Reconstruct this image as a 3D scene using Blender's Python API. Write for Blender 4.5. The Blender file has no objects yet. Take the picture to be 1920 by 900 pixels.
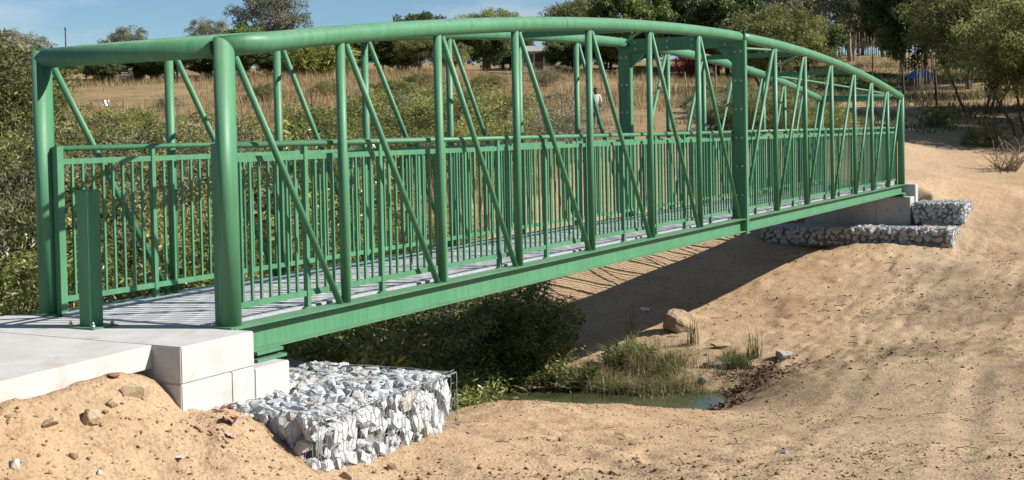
import bpy, bmesh, math, random
import numpy as np
from mathutils import Vector, Matrix
from mathutils.bvhtree import BVHTree

scene = bpy.context.scene
COL = scene.collection
R = math.radians

# ------------------------------------------------------------------ camera
def setup_camera():
    cam = bpy.data.cameras.new("camera")
    ob = bpy.data.objects.new("camera", cam)
    COL.objects.link(ob)
    yaw, pit, rol = 0.50077, -0.03065, -0.02049
    fw = Vector((math.cos(pit) * math.cos(yaw), math.cos(pit) * math.sin(yaw), math.sin(pit)))
    r = Vector((math.sin(yaw), -math.cos(yaw), 0))
    u = r.cross(fw)
    r2 = r * math.cos(rol) + u * math.sin(rol)
    u2 = -r * math.sin(rol) + u * math.cos(rol)
    m = Matrix((r2, u2, -fw)).transposed().to_4x4()
    m.translation = Vector((-7.664, -6.742, 1.474))
    ob.matrix_world = m
    cam.sensor_width = 36
    cam.lens = 2382.2 / 1920 * 36
    cam.shift_y = -126.4 / 1920
    cam.clip_start = 0.05
    cam.clip_end = 3000
    scene.camera = ob
setup_camera()

# ------------------------------------------------------------------ light
SUN = Vector((0.36, -1.0, 0.78)).normalized()          # towards the sun
def setup_light():
    w = bpy.data.worlds.new("World")
    scene.world = w
    w.use_nodes = True
    nt = w.node_tree
    bg = nt.nodes["Background"]
    sky = nt.nodes.new("ShaderNodeTexSky")
    sky.sky_type = 'NISHITA'
    sky.sun_disc = False
    sky.sun_elevation = math.asin(SUN.z)
    sky.sun_rotation = math.atan2(SUN.x, SUN.y)
    sky.altitude = 300
    sky.air_density = 1.0
    sky.dust_density = 0.05
    sky.ozone_density = 6.0
    tc = nt.nodes.new("ShaderNodeTexCoord")
    mp = nt.nodes.new("ShaderNodeMapping")
    mp.inputs["Scale"].default_value = (2.6, 2.6, 11.0)
    mp.inputs["Location"].default_value = (0.35, 0.1, 0.2)
    nz = nt.nodes.new("ShaderNodeTexNoise")
    nz.inputs["Scale"].default_value = 2.1
    nz.inputs["Detail"].default_value = 7
    nz.inputs["Roughness"].default_value = 0.52
    rp = nt.nodes.new("ShaderNodeValToRGB")
    rp.color_ramp.elements[0].position = 0.50
    rp.color_ramp.elements[1].position = 0.74
    rp.color_ramp.elements[0].color = (0, 0, 0, 1)
    rp.color_ramp.elements[1].color = (0.62, 0.62, 0.62, 1)
    mx = nt.nodes.new("ShaderNodeMixRGB")
    mx.inputs["Color2"].default_value = (8.2, 8.6, 9.2, 1)
    L = nt.links.new
    L(tc.outputs["Generated"], mp.inputs["Vector"])
    L(mp.outputs[0], nz.inputs["Vector"])
    L(nz.outputs["Fac"], rp.inputs["Fac"])
    L(rp.outputs["Color"], mx.inputs["Fac"])
    tint = nt.nodes.new("ShaderNodeMixRGB"); tint.blend_type = 'MULTIPLY'; tint.inputs[0].default_value = 1
    tint.inputs["Color2"].default_value = (1.10, 1.15, 1.13, 1)
    L(sky.outputs[0], tint.inputs["Color1"]); L(tint.outputs[0], mx.inputs["Color1"])
    L(mx.outputs[0], bg.inputs["Color"])
    bg.inputs["Strength"].default_value = 0.05
    s = bpy.data.lights.new("sun", 'SUN')
    s.energy = 5.0
    s.angle = R(0.5)
    s.color = (1.0, 0.955, 0.88)
    so = bpy.data.objects.new("sun", s)
    COL.objects.link(so)
    so.rotation_euler = (-SUN).to_track_quat('-Z', 'Y').to_euler()
    so.location = (0, -20, 30)
    scene.view_settings.view_transform = 'Standard'
    scene.view_settings.look = 'None'
    scene.view_settings.gamma = 1
    scene.view_settings.use_curve_mapping = False
    scene.view_settings.exposure = 0.88
    scene.cycles.max_bounces = 6
    scene.cycles.transparent_max_bounces = 4
setup_light()

# ------------------------------------------------------------------ helpers
def tag(o, label=None, cat=None, group=None, kind=None):
    if label: o["label"] = label
    if cat: o["category"] = cat
    if group: o["group"] = group
    if kind: o["kind"] = kind
    return o

def link(name, data, parent=None, loc=None, rot=None, scale=None):
    o = bpy.data.objects.new(name, data)
    COL.objects.link(o)
    if loc is not None: o.location = loc
    if rot is not None: o.rotation_euler = rot
    if scale is not None: o.scale = (scale,) * 3 if isinstance(scale, (int, float)) else scale
    if parent is not None: o.parent = parent
    return o

def empty(name, loc=(0, 0, 0), rz=0, label=None, cat=None, group=None):
    o = link(name, None, None, loc, (0, 0, rz))
    o.empty_display_size = 0.2
    return tag(o, label, cat, group)

def np_mesh(name, V, F, mat=None, smooth=False):
    """V (n,3) array, F (m,k) int array of equal-sided faces."""
    V = np.asarray(V, np.float32).reshape(-1, 3); F = np.asarray(F, np.int32)
    me = bpy.data.meshes.new(name)
    k = F.shape[1]
    me.vertices.add(len(V)); me.vertices.foreach_set("co", V.ravel())
    me.loops.add(F.size); me.loops.foreach_set("vertex_index", F.ravel())
    me.polygons.add(len(F))
    me.polygons.foreach_set("loop_start", np.arange(0, F.size, k, dtype=np.int32))
    me.polygons.foreach_set("loop_total", np.full(len(F), k, np.int32))
    if smooth: me.polygons.foreach_set("use_smooth", np.ones(len(F), bool))
    me.update(); me.validate()
    if mat: me.materials.append(mat)
    return me

class MB:
    """collects shapes, then becomes ONE mesh"""
    def __init__(s): s.v = []; s.f = []; s.sm = []
    def add(s, vs, fs, smooth=False):
        b = len(s.v); s.v += [tuple(p) for p in vs]
        s.f += [tuple(i + b for i in f) for f in fs]; s.sm += [smooth] * len(fs)
        return s
    def box(s, x0, x1, y0, y1, z0, z1, M=None):
        vs = [Vector((x, y, z)) for x in (x0, x1) for y in (y0, y1) for z in (z0, z1)]
        if M is not None: vs = [M @ p for p in vs]
        return s.add(vs, [(0, 1, 3, 2), (4, 6, 7, 5), (0, 4, 5, 1), (2, 3, 7, 6), (0, 2, 6, 4), (1, 5, 7, 3)])
    def bar(s, a, b, w, h, up=(0, 0, 1)):
        a, b = Vector(a), Vector(b); d = (b - a); n = d.length; d.normalize()
        side = d.cross(Vector(up)).normalized(); u = side.cross(d)
        vs = [p + side * sx * w / 2 + u * sz * h / 2 for p in (a, b) for sx, sz in ((-1, -1), (1, -1), (1, 1), (-1, 1))]
        return s.add(vs, [(3, 2, 1, 0), (4, 5, 6, 7), (0, 1, 5, 4), (1, 2, 6, 5), (2, 3, 7, 6), (3, 0, 4, 7)])
    def tube(s, path, r, n=10, n0=None, n1=None, cap=True):
        path = [Vector(p) for p in path]; m = len(path)
        rs = r if isinstance(r, (list, tuple)) else [r] * m
        ref = Vector((0, 0, 1))
        d0 = (path[1] - path[0]).normalized()
        if abs(d0.z) > 0.8: ref = Vector((1, 0, 0))
        vs = []
        for i, p in enumerate(path):
            a = (path[i] - path[i - 1]).normalized() if i else (path[1] - path[0]).normalized()
            b = (path[i + 1] - path[i]).normalized() if i < m - 1 else a
            t = (a + b).normalized()
            pl = t
            if i == 0 and n0 is not None: pl = Vector(n0)
            if i == m - 1 and n1 is not None: pl = Vector(n1)
            x = t.cross(ref).normalized(); y = x.cross(t)
            for k in range(n):
                an = 2 * math.pi * k / n
                q = (x * math.cos(an) + y * math.sin(an)) * rs[i]
                if pl is not t: q = q - t * (q.dot(pl) / t.dot(pl))
                vs.append(p + q)
        fs = [(i * n + k, i * n + (k + 1) % n, (i + 1) * n + (k + 1) % n, (i + 1) * n + k) for i in range(m - 1) for k in range(n)]
        s.add(vs, fs, True)
        if cap:
            b = len(s.v) - len(vs)
            s.f.append(tuple(b + k for k in reversed(range(n)))); s.sm.append(False)
            s.f.append(tuple(b + (m - 1) * n + k for k in range(n))); s.sm.append(False)
        return s
    def prism(s, prof, x0, x1):
        """profile in (y,z) extruded along x"""
        n = len(prof)
        vs = [(x0, y, z) for y, z in prof] + [(x1, y, z) for y, z in prof]
        fs = [(i, (i + 1) % n, n + (i + 1) % n, n + i) for i in range(n)] + [tuple(reversed(range(n))), tuple(range(n, 2 * n))]
        return s.add(vs, fs)
    def mesh(s, name, mat=None, bevel=0, seg=2):
        me = bpy.data.meshes.new(name); me.from_pydata(s.v, [], s.f)
        me.polygons.foreach_set("use_smooth", s.sm)
        if bevel:
            bm = bmesh.new(); bm.from_mesh(me)
            bmesh.ops.recalc_face_normals(bm, faces=bm.faces)
            bmesh.ops.bevel(bm, geom=bm.edges[:], offset=bevel, segments=seg, affect='EDGES', clamp_overlap=True)
            bm.to_mesh(me); bm.free()
        else:
            bm = bmesh.new(); bm.from_mesh(me); bmesh.ops.recalc_face_normals(bm, faces=bm.faces); bm.to_mesh(me); bm.free()
        me.update()
        if mat: me.materials.append(mat)
        return me
    def build(s, name, mat, parent=None, bevel=0, seg=2, **k):
        return link(name, s.mesh(name, mat, bevel, seg), parent, **k)

# value noise ------------------------------------------------------------
def _hash(ix, iy, seed):
    h = (ix.astype(np.int64) * 374761393 + iy.astype(np.int64) * 668265263 + seed * 982451653) & 0xffffffff
    h = ((h ^ (h >> 13)) * 1274126177) & 0xffffffff
    return ((h ^ (h >> 16)) & 0xffff) / 65535.0
def vnoise(x, y, seed=0):
    ix, iy = np.floor(x), np.floor(y); fx, fy = x - ix, y - iy
    fx = fx * fx * (3 - 2 * fx); fy = fy * fy * (3 - 2 * fy)
    a = _hash(ix, iy, seed); b = _hash(ix + 1, iy, seed); c = _hash(ix, iy + 1, seed); d = _hash(ix + 1, iy + 1, seed)
    return (a + (b - a) * fx + (c - a) * fy + (a - b - c + d) * fx * fy) * 2 - 1
def fbm(x, y, sc, oct=4, seed=0, gain=0.5):
    t = 0; a = 1
    for o in range(oct):
        t = t + a * vnoise(x * sc, y * sc + 17.3 * o, seed + o); sc *= 2.03; a *= gain
    return t

# ------------------------------------------------------------------ materials
def _nodes(name):
    m = bpy.data.materials.new(name); m.use_nodes = True
    nt = m.node_tree
    return m, nt, nt.nodes["Principled BSDF"], nt.links.new
def surf(name, c1, c2, scale=4, rough=0.8, bump=0.2, bscale=30, spec=0.3, metal=0, c3=None, c3scale=1.5, c3pos=0.6, detail=6, dist=0.02, coords="Object", rvar=0.0):
    c1, c2 = tuple(v * 0.84 for v in c1), tuple(v * 0.84 for v in c2)
    if c3: c3 = tuple(v * 0.84 for v in c3)
    m, nt, bs, L = _nodes(name); N = nt.nodes.new
    tc = N("ShaderNodeTexCoord")
    n1 = N("ShaderNodeTexNoise"); n1.inputs["Scale"].default_value = scale; n1.inputs["Detail"].default_value = detail; n1.inputs["Roughness"].default_value = 0.6
    rp = N("ShaderNodeValToRGB"); rp.color_ramp.elements[0].position = 0.33; rp.color_ramp.elements[1].position = 0.67
    rp.color_ramp.elements[0].color = (*c1, 1); rp.color_ramp.elements[1].color = (*c2, 1)
    L(tc.outputs[coords], n1.inputs["Vector"]); L(n1.outputs["Fac"], rp.inputs["Fac"])
    col = rp.outputs["Color"]
    if c3:
        n3 = N("ShaderNodeTexNoise"); n3.inputs["Scale"].default_value = c3scale; n3.inputs["Detail"].default_value = 8; n3.inputs["Roughness"].default_value = 0.65
        r3 = N("ShaderNodeValToRGB"); r3.color_ramp.elements[0].position = c3pos; r3.color_ramp.elements[1].position = c3pos + 0.12
        mx = N("ShaderNodeMixRGB"); mx.inputs["Color2"].default_value = (*c3, 1)
        L(tc.outputs[coords], n3.inputs["Vector"]); L(n3.outputs["Fac"], r3.inputs["Fac"]); L(r3.outputs["Color"], mx.inputs["Fac"]); L(col, mx.inputs["Color1"])
        col = mx.outputs[0]
    L(col, bs.inputs["Base Color"])
    bs.inputs["Roughness"].default_value = rough; bs.inputs["Specular IOR Level"].default_value = spec; bs.inputs["Metallic"].default_value = metal
    if rvar:
        mr = N("ShaderNodeMapRange"); mr.inputs["To Min"].default_value = rough - rvar; mr.inputs["To Max"].default_value = rough + rvar
        L(n1.outputs["Fac"], mr.inputs["Value"]); L(mr.outputs[0], bs.inputs["Roughness"])
    if bump:
        n2 = N("ShaderNodeTexNoise"); n2.inputs["Scale"].default_value = bscale; n2.inputs["Detail"].default_value = 6; n2.inputs["Roughness"].default_value = 0.65
        bp = N("ShaderNodeBump"); bp.inputs["Strength"].default_value = bump; bp.inputs["Distance"].default_value = dist
        L(tc.outputs[coords], n2.inputs["Vector"]); L(n2.outputs["Fac"], bp.inputs["Height"]); L(bp.outputs[0], bs.inputs["Normal"])
    return m
def leaf_mat(name, ca, cb, trans=0.35, rough=0.5, spec=0.3):
    m, nt, bs, L = _nodes(name); N = nt.nodes.new
    g = N("ShaderNodeNewGeometry")
    rp = N("ShaderNodeValToRGB"); rp.color_ramp.elements[0].color = (*ca, 1); rp.color_ramp.elements[1].color = (*cb, 1)
    L(g.outputs["Random Per Island"], rp.inputs["Fac"])
    oi = N("ShaderNodeObjectInfo")
    hv = N("ShaderNodeHueSaturation")
    mr = N("ShaderNodeMapRange"); mr.inputs["To Min"].default_value = 0.72; mr.inputs["To Max"].default_value = 1.3
    tn = N("ShaderNodeAttribute"); tn.attribute_name = "tone"          # age of the shoot the leaf sits on
    mt = N("ShaderNodeMapRange"); mt.inputs["To Min"].default_value = 0.45; mt.inputs["To Max"].default_value = 1.45
    L(tn.outputs["Fac"], mt.inputs["Value"])
    mm = N("ShaderNodeMath"); mm.operation = 'MULTIPLY'
    hu = N("ShaderNodeMapRange"); hu.inputs["To Min"].default_value = 0.515; hu.inputs["To Max"].default_value = 0.475
    L(tn.outputs["Fac"], hu.inputs["Value"]); L(hu.outputs[0], hv.inputs["Hue"])
    L(oi.outputs["Random"], mr.inputs["Value"]); L(mr.outputs[0], mm.inputs[0]); L(mt.outputs[0], mm.inputs[1]); L(mm.outputs[0], hv.inputs["Value"]); L(rp.outputs["Color"], hv.inputs["Color"])
    L(hv.outputs[0], bs.inputs["Base Color"])
    bs.inputs["Roughness"].default_value = rough; bs.inputs["Specular IOR Level"].default_value = spec
    tr = N("ShaderNodeBsdfTranslucent"); L(hv.outputs[0], tr.inputs["Color"])
    mx = N("ShaderNodeMixShader"); mx.inputs[0].default_value = trans
    L(bs.outputs[0], mx.inputs[1]); L(tr.outputs[0], mx.inputs[2])
    L(mx.outputs[0], nt.nodes["Material Output"].inputs["Surface"])
    return m

M = {}
def green_paint():
    m, nt, bs, L = _nodes("green_paint"); N = nt.nodes.new
    geo = N("ShaderNodeNewGeometry")
    def noise(sc, vec=None, det=6, ro=0.6):
        n = N("ShaderNodeTexNoise"); n.inputs["Scale"].default_value = sc; n.inputs["Detail"].default_value = det; n.inputs["Roughness"].default_value = ro
        L(vec or geo.outputs["Position"], n.inputs["Vector"]); return n.outputs["Fac"]
    def ramp(f, a, b, ca, cb):
        r = N("ShaderNodeValToRGB"); r.color_ramp.elements[0].position = a; r.color_ramp.elements[1].position = b
        r.color_ramp.elements[0].color = (*ca, 1); r.color_ramp.elements[1].color = (*cb, 1); L(f, r.inputs["Fac"]); return r.outputs["Color"]
    def mix(f, a, b, mode='MIX'):
        x = N("ShaderNodeMixRGB"); x.blend_type = mode
        for k, v in ((0, f), (1, a), (2, b)):
            if isinstance(v, float): x.inputs[k].default_value = v
            elif isinstance(v, tuple): x.inputs[k].default_value = (*v, 1)
            else: L(v, x.inputs[k])
        return x.outputs[0]
    col = ramp(noise(1.4), 0.33, 0.67, (0.054, 0.176, 0.086), (0.068, 0.204, 0.104))
    mp = N("ShaderNodeMapping"); mp.inputs["Scale"].default_value = (16, 16, 1.1); L(geo.outputs["Position"], mp.inputs["Vector"])
    col = mix(0.9, col, ramp(noise(1.0, mp.outputs[0], 5, 0.65), 0.34, 0.62, (0.80, 0.80, 0.78), (1.05, 1.05, 1.05)), 'MULTIPLY')     # rain streaks
    sx = N("ShaderNodeSeparateXYZ"); L(geo.outputs["Normal"], sx.inputs[0])
    up = N("ShaderNodeMapRange"); up.inputs["From Min"].default_value = 0.55; up.inputs["From Max"].default_value = 1.0; up.inputs["To Max"].default_value = 0.34
    L(sx.outputs["Z"], up.inputs["Value"])
    dm = N("ShaderNodeMath"); dm.operation = 'MULTIPLY'; L(up.outputs[0], dm.inputs[0]); L(ramp(noise(6), 0.35, 0.65, (0.25, 0.25, 0.25), (1, 1, 1)), dm.inputs[1])
    col = mix(dm.outputs[0], col, (0.27, 0.26, 0.20))                                              # dust lying on upper faces
    col = mix(ramp(noise(7.5, None, 8, 0.7), 0.67, 0.72, (0, 0, 0), (0.55, 0.55, 0.55)), col, (0.13, 0.20, 0.13))   # faded scuffs
    col = mix(ramp(noise(23, None, 4, 0.7), 0.735, 0.76, (0, 0, 0), (0.8, 0.8, 0.8)), col, (0.10, 0.065, 0.04))     # chips showing primer
    L(col, bs.inputs["Base Color"])
    mr = N("ShaderNodeMapRange"); mr.inputs["To Min"].default_value = 0.40; mr.inputs["To Max"].default_value = 0.62; L(noise(3), mr.inputs["Value"]); L(mr.outputs[0], bs.inputs["Roughness"])
    bs.inputs["Specular IOR Level"].default_value = 0.42
    bp = N("ShaderNodeBump"); bp.inputs["Strength"].default_value = 0.08; bp.inputs["Distance"].default_value = 0.004; L(noise(40), bp.inputs["Height"]); L(bp.outputs[0], bs.inputs["Normal"])
    return m
M['green'] = green_paint()
M['green_worn'] = surf('worn_green_paint', (0.04, 0.24, 0.115), (0.09, 0.30, 0.17), 6, 0.5, 0.08, 60, 0.4, c3=(0.40, 0.40, 0.33), c3scale=9, c3pos=0.60, dist=0.004)
M['galv'] = surf('galvanised_steel', (0.45, 0.47, 0.49), (0.60, 0.62, 0.63), 14, 0.45, 0.1, 50, 0.5, metal=0.35, dist=0.004)
M['bolt'] = surf('bolt_zinc', (0.4, 0.42, 0.42), (0.55, 0.56, 0.56), 20, 0.4, 0, 1, 0.5, metal=0.5)
M['concrete'] = surf('concrete', (0.45, 0.44, 0.42), (0.54, 0.53, 0.51), 3.5, 0.9, 0.25, 45, 0.2, c3=(0.41, 0.365, 0.30), c3scale=2.6, c3pos=0.55, dist=0.012)
M['concrete_grey'] = surf('shuttered_concrete', (0.42, 0.41, 0.39), (0.52, 0.51, 0.48), 2.5, 0.9, 0.2, 30, 0.2, c3=(0.34, 0.31, 0.27), c3scale=1.2, c3pos=0.62, dist=0.01)
M['slab'] = surf('slab_concrete', (0.46, 0.44, 0.41), (0.56, 0.54, 0.507), 2.5, 0.9, 0.3, 55, 0.2, c3=(0.45, 0.36, 0.25), c3scale=1.4, c3pos=0.58, dist=0.008)
M['rock_white'] = surf('pale_quarry_rock', (0.36, 0.37, 0.38), (0.56, 0.56, 0.555), 6, 0.85, 0.4, 22, 0.25, c3=(0.42, 0.36, 0.29), c3scale=3.5, c3pos=0.64, dist=0.02)
M['rock_white2'] = surf('pale_bluish_rock', (0.33, 0.36, 0.375), (0.55, 0.56, 0.56), 6, 0.85, 0.4, 22, 0.25, dist=0.02)
M['rock_tan'] = surf('tan_stone', (0.30, 0.215, 0.135), (0.46, 0.35, 0.235), 5, 0.92, 0.5, 18, 0.2, c3=(0.36, 0.33, 0.29), c3scale=2.5, c3pos=0.62, dist=0.03)
M['rock_red'] = surf('red_brown_stone', (0.20, 0.09, 0.05), (0.32, 0.17, 0.10), 7, 0.9, 0.4, 20, 0.2, dist=0.02)
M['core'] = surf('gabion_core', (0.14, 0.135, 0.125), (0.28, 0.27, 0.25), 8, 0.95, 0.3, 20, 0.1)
M['wire'] = surf('galvanised_wire', (0.30, 0.32, 0.335), (0.42, 0.44, 0.45), 20, 0.5, 0, 1, 0.4, metal=0.3)
M['bark'] = surf('bark', (0.075, 0.055, 0.04), (0.16, 0.125, 0.095), 9, 0.95, 0.5, 25, 0.15, dist=0.03)
M['bark_pale'] = surf('pale_bark', (0.22, 0.19, 0.15), (0.36, 0.32, 0.27), 5, 0.9, 0.3, 20, 0.15, dist=0.02)
M['deadwood'] = surf('dead_wood', (0.24, 0.18, 0.12), (0.40, 0.32, 0.23), 9, 0.9, 0.3, 30, 0.15, dist=0.01)
M['post'] = surf('weathered_post', (0.17, 0.125, 0.09), (0.32, 0.25, 0.185), 7, 0.95, 0.3, 20, 0.15, dist=0.02)
M['dark_post'] = surf('dark_post', (0.05, 0.04, 0.035), (0.10, 0.08, 0.065), 7, 0.95, 0.3, 20, 0.15, dist=0.02)
M['leaf_acacia'] = leaf_mat('thorn_tree_leaf', (0.085, 0.112, 0.032), (0.30, 0.31, 0.105), 0.42)
M['leaf_dark'] = leaf_mat('dark_leaf', (0.034, 0.062, 0.02), (0.150, 0.195, 0.06), 0.35)
M['leaf_grey'] = leaf_mat('grey_leaf', (0.12, 0.13, 0.075), (0.26, 0.265, 0.165), 0.3)
M['leaf_bush'] = leaf_mat('bush_leaf', (0.105, 0.125, 0.035), (0.40, 0.385, 0.140), 0.42)
M['leaf_mid'] = leaf_mat('mid_green_leaf', (0.055, 0.10, 0.02), (0.15, 0.20, 0.05))
M['leaf_gloss'] = leaf_mat('glossy_leaf', (0.045, 0.08, 0.018), (0.27, 0.28, 0.075), 0.3, 0.38, 0.45)
M['leaf_red'] = leaf_mat('red_leaf', (0.20, 0.05, 0.03), (0.36, 0.13, 0.08), 0.3)
M['leaf_yellow'] = leaf_mat('yellow_green_leaf', (0.14, 0.18, 0.03), (0.33, 0.35, 0.09), 0.35)
M['grass_green'] = leaf_mat('green_grass', (0.070, 0.092, 0.025), (0.225, 0.225, 0.085), 0.3)
M['grass_dry'] = leaf_mat('dry_grass_blade', (0.24, 0.165, 0.075), (0.46, 0.35, 0.17), 0.3)
M['grass_straw'] = leaf_mat('straw', (0.26, 0.20, 0.11), (0.48, 0.40, 0.24), 0.3)
M['litter'] = leaf_mat('leaf_litter', (0.04, 0.022, 0.014), (0.15, 0.085, 0.05), 0.1, 0.8)
M['crop'] = leaf_mat('crop_leaf', (0.07, 0.13, 0.03), (0.18, 0.27, 0.07), 0.3)

# ------------------------------------------------------------------ terrain
CTRL = [(-2.62,-0.51,-0.5),(-2.1,-0.6,-0.62),(-1.54,-0.71,-0.75),(-1.11,-1.02,-0.82),(-0.22,-1.24,-1.02),(0.37,-1.84,-1.1),(0.93,-2.63,-1.15),(1.21,-3.5,-1.12),(1.57,-4.47,-1.1),(1.66,-5.56,-1),(0.51,-0.97,-0.98),(1.45,-1.19,-0.99),(1.95,-1.37,-1.22),(5.43,0.21,-1.75),(4.26,0.24,-1.5),(2.89,-1.69,-1.4),(6.75,-0.23,-1.95),(7.58,-0.46,-2.15),(8.47,-0.56,-2.38),(5.3,-1.33,-1.8),(3.5,-2.67,-1.47),(6.29,-1.65,-1.98),(9.59,-0.45,-2.58),(5.34,-3.55,-1.6),(10.49,-2.3,-2.05),(15.87,-1,-2.1),(19.6,-0.09,-1.75),(22.2,0.53,-1.43),(5.63,-2.62,-1.75),(10.52,-1.11,-2.3),(13.5,-0.48,-2.3),(16,0.56,-2.2),(12.42,-0.26,-2.45),(16.41,2.55,-2.2),(19.06,2.13,-1.85),(21.8,1.67,-1.55),(23.69,1.57,-1.42),(13.62,1.8,-2.32),(14.16,1.7,-2.25),(13.6,0.79,-2.35),(13.48,2.79,-2.36),(16.81,4.15,-2.05),(20.34,4.32,-1.6),(21.79,4.1,-1.46),(5.44,-4.33,-1.55),(5.53,-5.07,-1.5),(9.99,-4.51,-1.8),(15.15,-3.86,-1.85),(20.39,-3.21,-1.5),(15.7,-2.45,-2),(20.83,-1.52,-1.6),(23.57,-1.51,-1.4),(26.27,-2.48,-1.05),(31.28,-1.85,-0.5),(39.45,-0.84,0.2),(28.25,-0.88,-0.93),(34.25,0.9,-0.15),(39.63,1.88,0.6),(25.92,-0.35,-0.1),(-0.97,-0.08,-0.16),(-1.2,-0.08,-0.1),(-1.8,-0.08,-0.12),(-2.4,-0.08,-0.13),(-3.5,-0.08,-0.15),(-0.92,-0.3,-0.42),(-1.1,-0.3,-0.28),(-1.6,-0.3,-0.25),(-2.4,-0.3,-0.3),(-3.5,-0.4,-0.4),(-5,-0.08,-0.2),(-5,-0.4,-0.4),(-1,-0.65,-0.52),(-0.5,-0.6,-0.62),(-2,-0.9,-0.68),(-7.66,-6.74,-0.15),(-9,-10,-0.1),(-4.5,-5,-0.5),(-3,-3,-0.7),(-6,-3,-0.45),(-12,-4,-0.2),(-6,3,-0.25),(-10,8,-0.2),(-3,2.8,-0.3),(-1,2.9,-0.4),(0.6,0.8,-1.05),(0.6,2,-1.1),(2.2,0.8,-1.35),(3.8,1,-1.8),(5.5,1.2,-2.3),(7.5,1.3,-2.75),(9,1.3,-2.85),(10.8,1.3,-2.8),(10.5,0,-2.8),(9,-1.7,-2.3),(11.1,0.4,-2.62),(11.5,0.5,-2.42),(11.3,1.5,-2.45),(10.9,2.4,-2.45),(11.9,1.2,-2.36),(10.95,0.9,-2.66),(12.2,1.8,-2.5),(1.5,5,-1.4),(0,6,-0.9),(4,5,-2.3),(6.5,5,-2.85),(8.5,5,-2.7),(11,5,-2.2),(3,9,-2.2),(5,9,-2.85),(8,9,-2.3),(12,9,-1.6),(0,12,-1.2),(3,15,-2.7),(7,15,-1.8),(-4,14,-0.6),(1,22,-2.5),(5,22,-1.5),(-6,24,-1),(-1,30,-2.2),(4,30,-0.8),(14,6,-1.85),(17,6,-1.55),(20,6,-1),(24.5,4,-0.8),(24.5,6,-0.5),(25.5,1,-0.15),(26.5,1,-0.1),(27,-1.2,-0.75),(26,-2.4,-1),(24,-2.6,-1.35),(28,1,0),(30,0,0),(15,12,-0.8),(20,12,0),(26,8,0.2),(12,20,-0.3),(20,20,0.8),(20.38,35.73,0.5),(24.91,27.45,0.5),(29.44,19.16,0.5),(33.97,10.87,1.04),(38.49,2.59,0.75),(43.93,-7.36,0.75),(29.73,49.89,1.7),(35.77,38.84,1.7),(41.8,27.8,1.7),(47.84,16.75,2.24),(53.88,5.7,2.24),(61.13,-7.56,2.24),(42.19,68.77,3.97),(50.24,54.04,3.44),(58.29,39.31,4.04),(66.34,24.58,4.07),(74.39,9.85,3.45),(84.06,-7.83,4.08),(60.89,97.09,5.87),(71.96,76.83,6.25),(83.03,56.58,6.6),(94.1,36.32,5.93),(105.17,16.07,6.13),(118.45,-8.24,6.58),(85.82,134.85,9.45),(100.91,107.22,9.8),(116.01,79.6,9.13),(131.1,51.98,9.33),(146.2,24.36,9.83),(164.31,-8.79,9.11),(129.44,200.92,13.09),(151.58,160.41,12.96),(173.72,119.9,13.62),(195.86,79.38,13.2),(218,38.87,12.89),(244.56,-9.74,13.63),(191.76,295.31,18.56),(223.97,236.38,17.88),(256.17,177.46,18.22),(288.37,118.53,18.61),(320.57,59.61,17.95),(359.21,-11.1,18.27)]
_P = np.array(CTRL, float); _X = _P[:, :2]
def _U(a):
    d2 = ((a[:, None] - _X[None]) ** 2).sum(-1)
    return d2 * np.log(d2 + 1e-12)
_n = len(_P)
_A = np.zeros((_n + 3, _n + 3)); _A[:_n, :_n] = _U(_X) + 0.02 * np.eye(_n)
_A[:_n, _n] = 1; _A[:_n, _n + 1:] = _X; _A[_n:, :_n] = _A[:_n, _n:].T
_S = np.linalg.solve(_A, np.r_[_P[:, 2], 0, 0, 0])
def sstep(a, b, x):
    t = np.clip((x - a) / (b - a), 0, 1); return t * t * (3 - 2 * t)
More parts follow.
